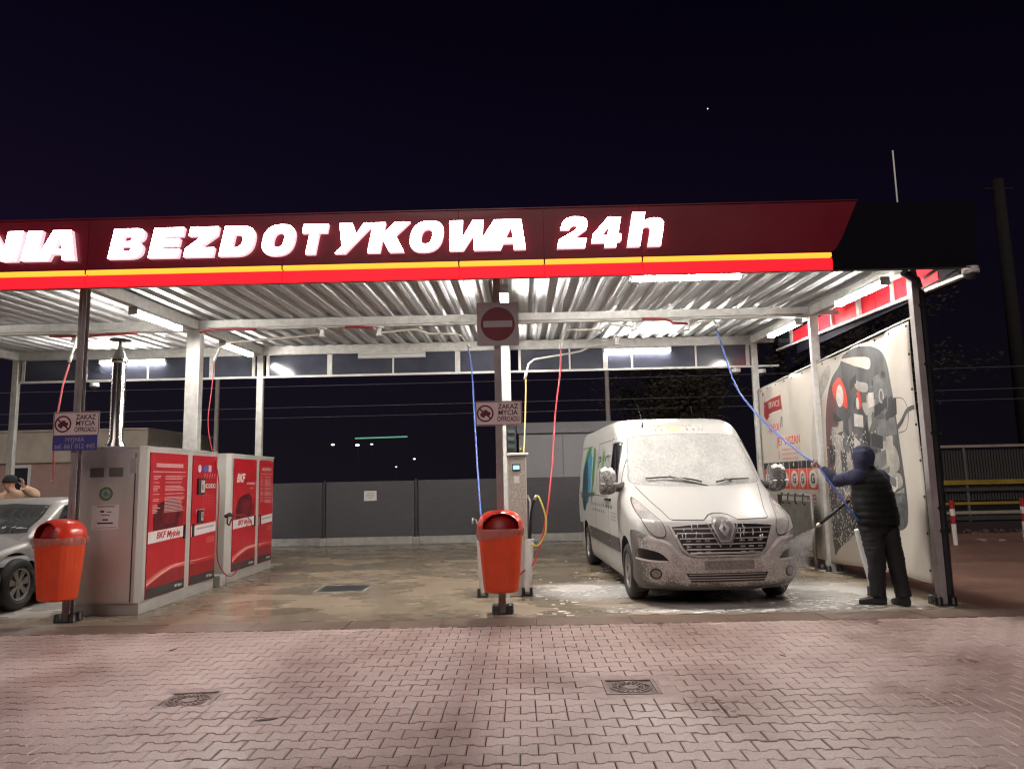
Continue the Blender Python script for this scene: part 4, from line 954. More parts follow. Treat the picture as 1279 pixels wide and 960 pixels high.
bm = bm_new(); tube(bm, [(-1.1,.05,0),(-1.1,.05,3.6)], .006, 6); tube(bm, [(1.1,.05,0),(1.1,.05,3.6)], .006, 6); obj('stand', bm, MATS['far mast'], gl)
st_ = thing('star', 'single bright star in the dark sky above the sign', 'star', tuple(CAM + (w_*fpx + r2*(884-639.5) - u2*(136-480)).normalized()*900))
bm = bm_new(); bmesh.ops.create_icosphere(bm, subdivisions=1, radius=.85); obj('glow', bm, EM('star light', (.85,.8,1), 1.3), st_)

# railway fence beyond the drive
rf = thing('railway_fence', 'dark slatted railway fence with yellow rails beyond the driveway', 'fence', (11.2, 14.2, -.05))
slm = M('dark fence slat', (.075,.075,.07), .6, .2, var=.3, scale=3); ylm = M('yellow rail', (.36,.25,.035), .5, var=.25, scale=3); palerail = M('pale rail', (.40,.36,.28), .5, var=.2)
sl = None
for i in range(120):
    if sl is None: sl = mesh_of('slat', box(bm_new(), -.030, .030, -.012, .012, .62, 2.15), slm)
    o = obj('slat', sl, slm, rf); o.location = (.06+i*.088, .04, 0)
for x in (0, 2.6, 5.2, 7.8, 10.4):
    bm = bm_new(); box(bm, x-.035, x+.035, -.05, .015, 0, 2.22); obj('post', bm, M('grey fence post', (.20,.19,.18), .5, .4), rf)
for z0, z1, m_, y0 in ((2.225,2.30,palerail,-.06),(1.10,1.24,ylm,-.075),(.90,1.0,slm,-.07),(.50,.58,ylm,-.075),(.22,.31,palerail,-.08),(.04,.16,slm,-.06)):
    bm = bm_new(); box(bm, -.05, 10.6, y0, y0+.02 if y0 < -.05 else .02, z0, z1); obj('rail', bm, m_, rf)
bm = bm_new(); box(bm, -2, 12, .30, .36, 0, 1.0); obj('backing', bm, M('dark backing', (.03,.03,.03), .8), rf)
bs = thing('yellow_cabinet', 'dull yellow box standing behind the railway fence slats', 'box', (14.05, 14.6, -.06)); bm = bm_new(); box(bm, -.32, .32, 0, .3, 0, 1.02, bev=.02); o = obj('body', bm, M('dull yellow', (.30,.24,.10), .6, var=.2), bs)
bm = bm_new(); box(bm, -.35, .35, -.03, .33, 1.021, 1.06); obj('lid', bm, palerail, bs)
farlight('pair of cool lamps glinting through the railway fence', 15.5, 20, 1.75, .05, 6, (.8,.95,1))
farlight('second cool lamp glinting through the railway fence', 15.85, 20, 1.75, .05, 5, (.8,.95,1))
bollred = M('bollard red', (.34,.02,.025), .45); 
def bollard(lab, x, y):
    r = thing('bollard', lab, 'bollard', (x, y, -.004), 0, 'red and white bollards at the drive edge')
    bm = bm_new(); lathe(bm, [(.001,0),(.047,0),(.047,.88),(.001,.885)], 16); obj('tube', bm, M('bollard white', (.72,.70,.68), .45, var=.1), r, 40)
    for z0, z1 in ((.42,.58),(.72,.887)):
        bm = bm_new(); lathe(bm, [(.047,z0),(.0495,z0+.001),(.0495,z1),(.047,z1+.001)] + ([(.001,.895)] if z1 > .8 else []), 16); obj('red_band', bm, bollred, r, 40)
bollard('white bollard with red bands right of the banner post', 8.97, 6.67)
bollard('white bollard with red bands at the right edge of the picture', 10.64, 7.04)
# rubble edge of the drive
rb = bm_new(); rnd = random.Random(5)
for i in range(260):
    x, y, s = rnd.uniform(6.2, 20), rnd.gauss(9.9, .5), rnd.uniform(.02,.09)
    bmesh.ops.create_icosphere(rb, subdivisions=1, radius=s, matrix=Matrix.Translation((x,y,-.06+s*.3)) @ Matrix.Rotation(rnd.random()*3,4,(rnd.random(),rnd.random(),.3)) @ Matrix.Diagonal((1.3,.9,.6,1)))
obj('rubble', rb, M('dark rubble', (.12,.085,.07), .85, var=.5, scale=9), kind='stuff')
for i, (x, y, s) in enumerate(((9.9,7.3,.07),(10.25,7.2,.05),(11.3,7.7,.08))):
    bm = bm_new(); bmesh.ops.create_icosphere(bm, subdivisions=2, radius=s, matrix=Matrix.Diagonal((1.6,1,.6,1)))
    for v in bm.verts: v.co *= 1+.25*(noise.noise(v.co*14+V((i,0,0))))
    tag(obj('stone', bm, M('pale stone', (.30,.24,.21), .8, var=.3), loc=(x,y,.02)), ['stone on the drive near the bollards', 'smaller stone on the drive near the bollards', 'stone at the far right of the drive'][i], 'stone', 'stones on the drive')

def tree(lab, x, y, h, cr, seed):
    rnd = random.Random(seed); t_ = thing('tree', lab, 'tree', (x, y, -.06), 0, 'dark trees beyond the canopy')
    bm = bm_new(); tube(bm, [(0,0,0),(.05,0,h*.3),(-.1,.1,h*.6),(0,0,h*.92)], [.28,.22,.13,.04], 10)
    tips = []
    for i in range(14):
        z = h*(.35+.55*i/14); a = rnd.random()*6.28; l = cr*rnd.uniform(.6,1)*(1-.45*abs(i/14-.35)); p = V((l*math.cos(a), l*math.sin(a), z+l*.35))
        tube(bm, [(0,0,z),(p.x*.5,p.y*.5,z+l*.22),p], [.07,.045,.015], 6); tips += [p*.6+V((0,0,z*.4)), p, V((p.x*.75,p.y*.75,p.z-.1))]
    obj('trunk', bm, wood, t_)
    vs, fs = [], []
    for p in tips:
        for _ in range(2):
            c_ = p+V((rnd.gauss(0,.4),rnd.gauss(0,.4),rnd.gauss(0,.35))); rr = rnd.uniform(.45,.95)
            for q in range(46):
                d = V((rnd.gauss(0,1),rnd.gauss(0,1),rnd.gauss(0,.8))).normalized()*rr*rnd.random()**.4; o_ = c_+d; s = rnd.uniform(.06,.13)
                a = V((rnd.gauss(0,1),rnd.gauss(0,1),rnd.gauss(0,1))).normalized(); b_ = a.orthogonal().normalized(); k = len(vs)
                vs += [o_-a*s, o_+b_*s*.5, o_+a*s, o_-b_*s*.5]; fs.append((k,k+1,k+2,k+3))
    me = bpy.data.meshes.new('crown'); me.from_pydata([tuple(v) for v in vs], [], fs); me.materials.append(M('dark foliage', (.055,.050,.028), .7, var=.5, scale=1.5)); me.update()
    o = bpy.data.objects.new('crown', me); COL.objects.link(o); o.parent = t_
tree('barely lit tree rising above the dark end of the fascia', 9.5, 17, 11.5, 3.4, 2)
tree('barely lit tree left of the antenna above the red fascia end', 5.6, 19, 11, 3.0, 3)
tree('barely lit tree behind the railway fence at the right', 14.2, 20, 10, 3.2, 4)
tree('barely lit bush tree behind the bay beyond the van', 5.6, 15.5, 5.0, 1.3, 6)

# ------------------------------------------------------------------ prints and parts laid on curved surfaces
def densify(bm, res):
    for _ in range(9):
        es = [e for e in bm.edges if e.calc_length() > res]
        if not es: break
        bmesh.ops.subdivide_edges(bm, edges=es, cuts=1, use_grid_fill=True)
        bmesh.ops.triangulate(bm, faces=[f for f in bm.faces if len(f.verts) > 3])
def lay(loops, tree_, org, off, thick, res=.06, bm=None):
    """flat outline(s) dropped onto a surface. org(a,b) -> (origin, direction) of the drop; off = stand-off, thick = depth"""
    if bm is None: bm = fill_bm(loops, 0)
    bmesh.ops.remove_doubles(bm, verts=bm.verts, dist=1e-5)
    bmesh.ops.triangulate(bm, faces=bm.faces); densify(bm, res)
    bmesh.ops.delete(bm, geom=[e for e in bm.edges if not e.link_faces], context='EDGES')
    bad = []; nd = {}
    for v in bm.verts:
        o, d = org(v.co.x, v.co.y); hit = tree_.ray_cast(o, d)
        if hit[0] is None: bad.append(v); continue
        nd[v] = d; v.co = hit[0] - d*off
    if bad: bmesh.ops.delete(bm, geom=bad, context='VERTS')
    if thick > 0 and bm.faces:
        dirn = list(nd.values())[0]
        ex = bmesh.ops.extrude_face_region(bm, geom=list(bm.faces))
        for v in [g for g in ex['geom'] if isinstance(g, bmesh.types.BMVert)]: v.co += dirn*thick
    return bm
def strip2(pts, w):
    """polyline in 2D to a thin outline"""
    pts = [V((p[0], p[1])) for p in pts]; L_, R_ = [], []
    for i, p in enumerate(pts):
        t_ = (pts[min(i+1, len(pts)-1)]-pts[max(i-1, 0)]).normalized(); n_ = V((-t_.y, t_.x))*(w/2); L_.append(tuple(p+n_)); R_.append(tuple(p-n_))
    return L_ + R_[::-1]
def smooth2(pts, n=5, closed=False):
    if closed:
        q = spline([(p[0],p[1],0) for p in (pts[-2:]+pts+pts[:3])], n); q = q[2*n:(2+len(pts))*n]
        return [(p.x,p.y) for p in q]
    return [(p.x,p.y) for p in spline([(p[0],p[1],0) for p in pts], n)]

# ------------------------------------------------------------------ wide printed banner closing the right side
ban = thing('printed_banner', 'tall cream printed banner stretched along the right side of the van bay', 'banner', (BAY, 0, 0))
def wave(y, z): return -.014*math.sin(y*5.3+1.2*math.sin(z*1.1)) - .006*math.sin(y*13+z*2) + .010*math.sin(z*1.7+y)
def banner_grid():
    bm = bm_new(); NY, NZ = 90, 40; g = []
    for j in range(NZ+1):
        row = []
        for i in range(NY+1):
            y = .14+(5.80-.14)*i/NY; f = j/NZ; zt = 3.265-.025*y; zbm = .20-.020*y+.03*abs(math.sin(y*1.1))
            z = zbm+(zt-zbm)*f; row.append(bm.verts.new((wave(y, z)-.005, y, z)))
        g.append(row)
    for j in range(NZ):
        for i in range(NY): f = bm.faces.new((g[j][i], g[j+1][i], g[j+1][i+1], g[j][i+1])); f.smooth = True
    return bm
bm = banner_grid(); bant = BVHTree.FromBMesh(bm)
ex = bmesh.ops.extrude_face_region(bm, geom=list(bm.faces))
for v in [g for g in ex['geom'] if isinstance(g, bmesh.types.BMVert)]: v.co.x += .004
obj('sheet', bm, M('cream banner vinyl', (.57,.525,.46), .55, var=.12, scale=1.4, bump=.08, bscale=14), ban)
bo = lambda a, b_: (V((-1, a, b_)), V((1, 0, 0)))
def bp_(nm, loops, m_, off=.003, res=.12, smooth_=False):
    if smooth_: loops = [smooth2(l, 4, True) for l in loops]
    b_ = lay(loops, bant, bo, off, .001, res); return obj(nm, b_, m_, ban, 60)
dk = M('print charcoal', (.040,.040,.042), .5, var=.75, scale=3.2, col2=(.13,.13,.13), stretch=(1,1,.45)); mg = M('print mid grey', (.20,.20,.20), .5, var=.6, scale=5, col2=(.09,.09,.09)); lgm = M('print light grey', (.46,.43,.38), .5, var=.5, scale=6, col2=(.25,.24,.22))
wine = M('print wine', (.17,.05,.05), .5, var=.5, scale=3, col2=(.08,.06,.06)); pred = M('print vermilion', (.66,.06,.035), .45, var=.1)
bp_('printed_figure', [[(2.16,3.05),(2.0,3.17),(1.62,3.205),(1.25,3.17),(.95,3.06),(.77,2.86),(.69,2.55),(.65,2.16),(.63,1.75),(.60,1.30),(.60,.99),(.70,.80),(1.02,.77),(1.06,1.2),(1.5,1.0),(2.1,.62),(2.6,.36),(2.76,.30),(2.80,.9),(2.78,1.6),(2.72,2.2),(2.60,2.6),(2.42,2.90)]], dk, .002, .12, True)
bp_('printed_figure_side', [[(2.72,1.1),(2.76,1.9),(2.68,2.4),(2.45,2.8),(2.30,2.3),(2.25,1.7),(2.32,1.1)]], wine, .0036, .12, True)
bp_('printed_cap', [[(2.12,3.12),(1.85,3.02),(1.5,2.92),(1.22,2.85),(1.20,2.99),(1.5,3.06),(1.8,3.10)]], M('print cream', (.58,.54,.46), .5, var=.1), .004, .1, True)
bp_('printed_shoulder', [[(2.95,2.62),(2.86,2.92),(2.50,3.10),(2.46,2.95),(2.62,2.78)]], lgm, .004, .1, True)
bp_('printed_glow', [[(3.30,1.30),(3.35,2.2),(3.05,2.75),(2.85,2.6),(2.82,1.6),(2.86,1.1)]], M('print pale beige', (.52,.48,.42), .5, var=.25, scale=3, col2=(.40,.36,.32)), .0032, .15, True)
bp_('printed_red_patch', [[(2.40,2.80),(2.22,2.88),(2.10,2.80),(2.00,2.62),(2.0,2.40),(2.12,2.45),(2.30,2.52),(2.42,2.66)]], pred, .005, .1, True)
bp_('printed_light_disc', [circ(2.20,2.60,.115,.165,20)], M('print white', (.62,.58,.54), .5, var=.25, scale=14), .006)
bp_('printed_red_patch', [[(1.68,2.50),(1.56,2.60),(1.50,2.50),(1.53,2.36),(1.64,2.36)]], pred, .005, .1, True)
bp_('printed_light_disc', [circ(1.615,2.43,.05,.085,14)], MATS['print white'], .006)
for q in ([(1.66,2.78),(1.52,2.72),(1.28,2.66),(1.30,2.56),(1.50,2.58),(1.64,2.66)], [(1.48,2.42),(1.26,2.38),(1.20,2.24),(1.40,2.26)], [(2.45,1.86),(2.28,1.90),(2.26,1.3),(2.44,1.2)], [(1.06,1.86),(.74,1.80),(.70,1.52),(.98,1.50)], [(.98,1.46),(.70,1.46),(.68,1.30),(.95,1.28)], [(2.10,1.85),(2.0,1.8),(1.95,1.4),(2.08,1.4)]):
    bp_('printed_highlight', [q], lgm, .005, .1, True)
bp_('printed_badge', [[(1.12,2.72),(.86,2.62),(.80,2.34),(.92,2.22),(1.08,2.34)]], mg, .005, .1, True); bp_('printed_badge_mark', [circ(.97,2.46,.06,.10,16), circ(.97,2.46,.035,.07,12)], lgm, .0065)
bp_('printed_panel', [[(1.10,2.16),(.68,2.16),(.66,1.95),(1.06,1.92)]], mg, .005)
bp_('printed_panel', [[(1.02,1.22),(.64,1.22),(.63,1.0),(.72,.86),(1.0,.84)]], M('print blue grey', (.10,.115,.12), .5, var=.6, scale=9), .005)
bp_('printed_hose', [strip2(smooth2([(.66,2.02),(.52,2.10),(.36,2.20),(.16,2.24)], 5), .055)], dk, .005)
bp_('printed_hose', [strip2(smooth2([(.66,2.40),(.42,2.36),(.30,2.20),(.40,2.0),(.62,1.96)], 5), .014)], mg, .005)
rnd = random.Random(31)
for k in range(46):      # machine-like detail inside the printed figure
    y, z = rnd.uniform(.72, 1.75), rnd.uniform(.95, 2.75)
    if k > 30: y, z = rnd.uniform(1.7, 2.6), rnd.uniform(.7, 2.3)
    a, h_ = rnd.uniform(.04,.17), rnd.uniform(.03,.16); sk = rnd.uniform(-.06,.06)
    if z+h_ > 2.9-.5*max(0,1.0-y): continue
    bp_('printed_detail', [[(y+a,z-h_+sk),(y+a*.9,z+h_+sk),(y-a,z+h_*.8-sk),(y-a*.85,z-h_-sk)]], rnd.choice((lgm, mg, mg, inkblack, inkblack, MATS['print white'])), .0042+.00012*k, .12)
rnd = random.Random(11); b_ = bm_new()
for _ in range(900):     # printed foam flecks
    y = min(2.75, max(1.15, rnd.gauss(2.15,.42))); z = rnd.uniform(.42, 2.05); z = z if rnd.random() < .75 else rnd.uniform(.5,1.3); s = rnd.choice((.006,.009,.014,.020)); h = bant.ray_cast(V((-1,y,z)), V((1,0,0)))[0]
    if h: prism(b_, [(s*rnd.uniform(.6,1.2)*math.cos(a), s*rnd.uniform(.6,1.4)*math.sin(a)) for a in (0,1.2,2.4,3.7,5.0)], 0, .001, facing_mx(h.x-.0102, h.y, h.z))
o = obj('printed_flecks', b_, MATS['print white'], ban); o['kind'] = 'stuff'
def btext(s_, y, z, size, m_, width=None, shear=0, off=.004, bold=.002):
    b_ = text_bm(s_, size, 0, bold, None, shear, width=width)
    for v in b_.verts: v.co.x = y - v.co.x; v.co.y += z
    return obj('lettering', lay(None, bant, bo, off, .001, .15, b_), m_, ban)
bp_('printed_logo', [[(5.60,3.02),(5.50,3.06),(5.44,2.96),(5.46,2.84),(4.62,2.90),(4.58,2.60),(5.30,2.55),(5.44,2.50),(5.56,2.60),(5.50,2.78)]], M('print dark red', (.30,.03,.03), .5, var=.3), .003, .1)
bp_('printed_logo_face', [circ(5.50,2.92,.05,.07,12)], MATS['print cream'], .005)
bp_('printed_logo_bar', [[(5.28,2.60),(4.60,2.64),(4.60,2.60),(5.28,2.555)]], MATS['print white'], .005)
btext('SERVICE', 4.98, 2.755, .15, MATS['print white'], .58, 0, .005, 0)
btext('apex', 5.06, 2.36, .30, pred, .62, .1, .004, 0); btext('/l', 4.66, 2.40, .26, inkblack, .12, .1)
btext('JETYCZAN', 4.40, 2.06, .20, pred, 1.12); pk = M('print salmon', (.62,.33,.26), .5, var=.2)
for z, w in ((1.90,.80),(1.82,.95),(1.74,.70)): bp_('printed_line', [[(4.70,z),(4.70-w,z),(4.70-w,z+.03),(4.70,z+.03)]], pk, .003)
bp_('printed_line', [circ(4.86,1.83,.05,.09,14)], pk, .003)
bp_('tile_row', [[(5.74,1.70),(3.16,1.70),(3.16,1.575),(5.74,1.575)]], inkblack, .003); bp_('tile_row', [[(5.74,1.57),(3.17,1.57),(3.17,1.23),(5.74,1.23)]], pred, .003)
for k in range(6):
    y = 5.53-k*.43; btext(str(k+1), y, 1.638, .12, MATS['print white'], None, 0, .005)
    bp_('tile_joint', [[(y-.205,1.70),(y-.225,1.70),(y-.225,1.23),(y-.205,1.23)]], MATS['print cream'], .0045)
    bp_('tile_disc', [circ(y,1.40,.165,.145,22)], MATS['print white'], .0045); btext('G', y, 1.40, .22, inkblack, .15, 0, .006, .006)
for k in range(7):
    z = 1.15-k*.06; bp_('printed_line', [[(3.66,z),(3.30,z),(3.30,z-.022),(3.66,z-.022)]], redprint if k < 2 else inkgrey, .003)
b_ = bm_new()
for y in np.arange(.2, 5.8, .42):
    zt = 3.265-.025*y; h = bant.ray_cast(V((-1,float(y),zt-.04)), V((1,0,0)))[0]
    if h: lathe(b_, [(.001,.008),(.018,.006),(.02,0)], 10, Matrix.Translation((h.x,h.y,h.z)) @ Matrix.Rotation(-PI/2,4,'Y'))
for z in np.arange(.35, 3.2, .42):
    h = bant.ray_cast(V((-1,.17,float(z))), V((1,0,0)))[0]
    if h: lathe(b_, [(.001,.008),(.016,.006),(.02,0)], 10, Matrix.Translation((h.x,h.y,h.z)) @ Matrix.Rotation(-PI/2,4,'Y'))
obj('eyelet', b_, blackp, ban)
bm = bm_new(); tube(bm, [(.0,.10,.16),(.0,.10,3.30),(0,5.86,3.13)], .014, 8); obj('tension_bar', bm, galv, ban)
# mat rack in front of the banner
rk = thing('mat_rack', 'grey tube rack with hooks for car mats in front of the banner', 'rack', (4.72, 3.72, 0))
bm = bm_new(); tube(bm, [(0,-.70,.02),(0,-.70,1.14),(0,.72,1.14),(0,.72,.02)], .028, 8); tube(bm, [(0,-.70,.30),(0,.72,.30)], .022, 8); obj('frame', bm, M('grey rack tube', (.20,.195,.185), .45, .5, var=.2), rk)
bm = bm_new(); box(bm, .015, .03, -.66, .68, .34, 1.05); obj('mat_panel', bm, M('wet grey mat panel', (.22,.21,.19), .45, var=.4, scale=6, bump=.2), rk)
for y in (-.45,-.12,.20,.50):
    bm = bm_new(); tube(bm, [(-.03,y,1.17),(-.04,y,1.08),(-.05,y-.03,1.02),(-.02,y-.05,1.00)], .012, 6); tube(bm, [(0,y,1.14),(-.03,y,1.17)], .016, 6); obj('hook', bm, blackp, rk)

# ------------------------------------------------------------------ white van being washed
def interp(tab, z):
    if z <= tab[0][0]: return tab[0][1]
    for (a, x), (b_, y) in zip(tab, tab[1:]):
        if z <= b_:
            t_ = (z-a)/(b_-a); return x+(y-x)*t_
    return tab[-1][1]
def sm_interp(tab, z):
    """cubic through the table"""
    n = len(tab)
    if z <= tab[0][0]: return tab[0][1]
    if z >= tab[-1][0]: return tab[-1][1]
    for i in range(n-1):
        if z <= tab[i+1][0]:
            z0, y0 = tab[i]; z1, y1 = tab[i+1]; h = z1-z0; t_ = (z-z0)/h
            def sl_(j):
                if j == 0 or j == n-1: return (tab[min(j+1,n-1)][1]-tab[max(j-1,0)][1])/(tab[min(j+1,n-1)][0]-tab[max(j-1,0)][0])
                a = (tab[j][1]-tab[j-1][1])/(tab[j][0]-tab[j-1][0]); b_ = (tab[j+1][1]-tab[j][1])/(tab[j+1][0]-tab[j][0])
                return 0 if a*b_ <= 0 else 2*a*b_/(a+b_)
            m0, m1 = sl_(i)*h, sl_(i+1)*h
            return (2*t_**3-3*t_**2+1)*y0+(t_**3-2*t_**2+t_)*m0+(-2*t_**3+3*t_**2)*y1+(t_**3-t_**2)*m1
VXF = [(.20,.80),(.26,.865),(.34,.895),(.50,.905),(.62,.895),(.80,.865),(.92,.83),(.98,.79),(1.02,.71),(1.08,.57),(1.16,.40),(1.25,.235),(1.33,.10),(1.38,.03),(1.50,-.09),(1.70,-.29),(1.90,-.49),(2.04,-.635),(2.12,-.73),(2.20,-.85),(2.26,-1.0),(2.305,-1.18),(2.328,-1.42),(2.338,-1.75)]
VW = [(.20,.91),(.30,.945),(.50,.960),(.9,.985),(1.15,.985),(1.35,.965),(1.6,.945),(1.9,.900),(2.05,.880),(2.15,.866),(2.23,.845),(2.285,.808),(2.315,.742),(2.332,.63),(2.338,.50)]
VL = [(.20,.55),(.5,.50),(.9,.55),(1.0,.60),(1.2,.62),(1.35,.62),(1.6,.58),(2.0,.50),(2.2,.5),(2.3,.5),(2.338,.4)]
VN = [(.20,2.4),(.5,2.45),(.9,2.5),(1.0,2.7),(1.35,2.6),(1.6,2.6),(2.0,2.8),(2.3,2.9),(2.338,3.0)]
VR = [(.20,-4.62),(.4,-4.68),(2.0,-4.66),(2.2,-4.62),(2.29,-4.56),(2.325,-4.5),(2.338,-4.35)]
def van_outline(z, off=0.0, nf=22):
    xf, w, L, n, xr_ = sm_interp(VXF,z)+off, sm_interp(VW,z)+off, sm_interp(VL,z), interp(VN,z), sm_interp(VR,z)-off
    xs_ = xf-L; q = []
    for i in range(nf+1):
        a = PI/2*i/nf; q.append((xs_+L*max(0,math.cos(a))**(2/n), w*max(0,math.sin(a))**(2/n)))
    rr = .14; ns = 16
    for i in range(1, ns+1): q.append((xs_+(xr_+rr-xs_)*i/ns, w))
    for i in range(1, 7):
        a = PI/2*i/6; q.append((xr_+rr-rr*math.sin(a)**.8, w-rr*(1-math.cos(a)**.8) if i < 6 else w-rr))
    for i in range(1, 4): q.append((xr_, (w-rr)*(1-i/4)))
    left = q; right = [(x, -y) for x, y in q[1:]][::-1]
    return left + [(xr_, 0)] + right
VAN_P, VAN_R = (2.50, .90, 0), math.radians(-87.5)
van = thing('delivery_van', 'white delivery van covered in washing foam facing out of the right bay', 'van', VAN_P, VAN_R)
zs = [.20,.23,.27,.33,.40,.48,.56,.64,.72,.80,.86,.91,.95,.975,.99,1.005,1.02,1.04,1.065,1.09,1.12,1.16,1.20,1.25,1.30,1.34,1.38,1.44,1.50,1.58,1.66,1.74,1.82,1.90,1.97,2.03,2.08,2.12,2.16,2.20,2.235,2.265,2.288,2.305,2.318,2.328,2.334,2.338]
bm = bm_new(); rings = [[bm.verts.new((x, y, z)) for x, y in van_outline(z)] for z in zs]; n = len(rings[0])
for A, B in zip(rings, rings[1:]):
    for i in range(n): bm.faces.new((A[i], A[(i+1)%n], B[(i+1)%n], B[i]))
bm.faces.new(rings[0][::-1]); bm.faces.new(rings[-1]); bmesh.ops.recalc_face_normals(bm, faces=bm.faces)
vant = BVHTree.FromBMesh(bm)
foamw = M('white van paint', (.46,.453,.435), .34, coat=.3, bump=.03, bscale=40)
vdark = M('dark wheel well', (.012,.012,.013), .8)
bme = mesh_of('body', bm, [foamw, vdark])
tmp = bpy.data.objects.new('tmp', bme); COL.objects.link(tmp); cut = []
for x in (0, -3.68):
    for s in (-1, 1):
        cb = bm_new(); tube(cb, [(x, s*.62, .36), (x, s*1.3, .36)], .405, 40); cm = mesh_of('cut', cb, vdark)
        co = bpy.data.objects.new('cut', cm); COL.objects.link(co); cut.append(co)
        md = tmp.modifiers.new('b', 'BOOLEAN'); md.object = co; md.operation = 'DIFFERENCE'; md.solver = 'EXACT'
dg = bpy.context.evaluated_depsgraph_get(); bme2 = bpy.data.meshes.new_from_object(tmp.evaluated_get(dg))
for o in cut+[tmp]: bpy.data.objects.remove(o)
if len(bme2.materials) < 2: bme2.materials.clear(); bme2.materials.append(foamw); bme2.materials.append(vdark)
for p in bme2.polygons:
    c_ = p.center; dark = p.normal.z < -.8 and c_.z < .3
    for x in (0, -3.68):
        if math.hypot(c_.x-x, c_.z-.36) < .409 and abs(c_.y) < 1.02 and (abs(p.normal.y) < .5 or abs(c_.y) < .7): dark = True
    p.material_index = 1 if dark else 0; p.use_smooth = True
bme2.set_sharp_from_angle(angle=math.radians(38))
obj('body', bme2, None, van)
fr = lambda a, b_: (V((3, a, b_)), V((-1, 0, 0)))
sd = lambda a, b_: (V((a, -3, b_)), V((0, 1, 0)))
sdl = lambda a, b_: (V((a, 3, b_)), V((0, -1, 0)))
def vp(nm, loops, m_, o_=fr, off=.004, th=.004, res=.05, parent=van, sm_angle=50):
    return obj(nm, lay(loops, vant, o_, off, th, res), m_, parent, sm_angle)
# foam-flecked materials
def foam_mat(name, base, foam, lo, hi, scale, rough=.55, front=None):
    m_, t_, b_ = nodes_of(name); MATS[name] = m_
    a = noise_(t_, scale, 6, rough=.75); c_ = noise_(t_, scale*.09, 4)
    if front:
        cx_ = t_.nodes.new('ShaderNodeTexCoord'); sx_ = t_.nodes.new('ShaderNodeSeparateXYZ'); t_.links.new(cx_.outputs['Object'], sx_.inputs[0])
        a = math_(t_, 'ADD', a, math_(t_, 'MINIMUM', math_(t_, 'MULTIPLY', math_(t_, 'SUBTRACT', sx_.outputs['X'], front), 2.2), .03)); a = math_(t_, 'ADD', a, math_(t_, 'MINIMUM', math_(t_, 'MULTIPLY', math_(t_, 'SUBTRACT', sx_.outputs['Z'], .30), 4.0), 0))
    f = ramp(t_, math_(t_, 'ADD', a, math_(t_, 'MULTIPLY', math_(t_, 'SUBTRACT', c_, .5), .6)), lo, hi)
    t_.links.new(mixc(t_, f, base, foam), b_.inputs['Base Color']); b_.inputs['Roughness'].default_value = rough
    bp__ = t_.nodes.new('ShaderNodeBump'); bp__.inputs['Strength'].default_value = .5; bp__.inputs['Distance'].default_value = .006
    t_.links.new(a, bp__.inputs['Height']); t_.links.new(bp__.outputs[0], b_.inputs['Normal']); return m_
wsm = foam_mat('foam covered glass', (.28,.285,.27), (.43,.425,.405), .34, .66, 30)
bumpm = foam_mat('foam flecked grey bumper', (.11,.103,.098), (.62,.59,.56), .33, .60, 46, .55, .70)
bumpd = M('dark grey bumper plastic', (.060,.056,.055), .5, var=.25, scale=8, bump=.1, bscale=120)
blk = M('van black trim', (.014,.014,.015), .35)
foamed = M('white foam blobs', (.76,.75,.73), .6, bump=.5, bscale=30)
silver = M('dull chrome', (.55,.53,.51), .32, .7, var=.15, scale=9)
# windscreen
wsl = smooth2([(-.84,1.42),(-.83,1.62),(-.775,1.95),(-.74,2.025),(-.60,2.045),(0,2.065),(.60,2.045),(.74,2.025),(.775,1.95),(.83,1.62),(.84,1.42),(.6,1.375),(0,1.36),(-.6,1.375)], 4, True)
ws = vp('windscreen', [wsl], wsm, off=.004, th=.01)
vp('seal', [wsl, [(x*.985, 1.71+(z-1.71)*.975) for x, z in wsl]], M('foamy seal', (.30,.29,.27), .6, var=.5, scale=30), off=.0065, th=.004, parent=ws)
for pts, nm_ in (([(-.66,1.455),(-.40,1.465),(-.12,1.435),(.02,1.40)], 0), ([(.20,1.395),(.40,1.425),(.66,1.43)], 1)):
    w_p = []
    for a, b_ in smooth2(pts, 5):
        h = vant.ray_cast(V((3,a,b_)), V((-1,0,0)))[0]; w_p.append(h+V((.035,0,.012)))
    bm = bm_new(); tube(bm, w_p, [.011]*len(w_p), 6); wp = obj('wiper', bm, blk, van)
    bm = bm_new(); k = len(w_p)//3; tube(bm, [w_p[k]+V((.012,0,.01)), w_p[k+1]+V((.012,0,.012)), w_p[-1]+V((.02,.06 if nm_ == 0 else -.2,-.05))], [.016,.014,.009], 6); obj('wiper_arm', bm, M('foamy wiper', (.40,.38,.36), .5, var=.6, scale=30), wp)
# bonnet gaps
gap = M('panel gap', (.05,.048,.045), .6)
for s in (-1, 1):
    vp('panel_gap', [strip2(smooth2([(s*.80,1.375),(s*.70,1.20),(s*.62,1.08),(s*.58,1.0),(s*.545,.985)], 6), .010)], gap, off=.001, th=.003, res=.04)
vp('panel_gap', [strip2([(-.56,.985),(-.20,.978),(-.12,1.03),(-.05,1.048),(.05,1.048),(.12,1.03),(.20,.978),(.56,.985)], .013)], gap, off=.0015, th=.003, res=.04)
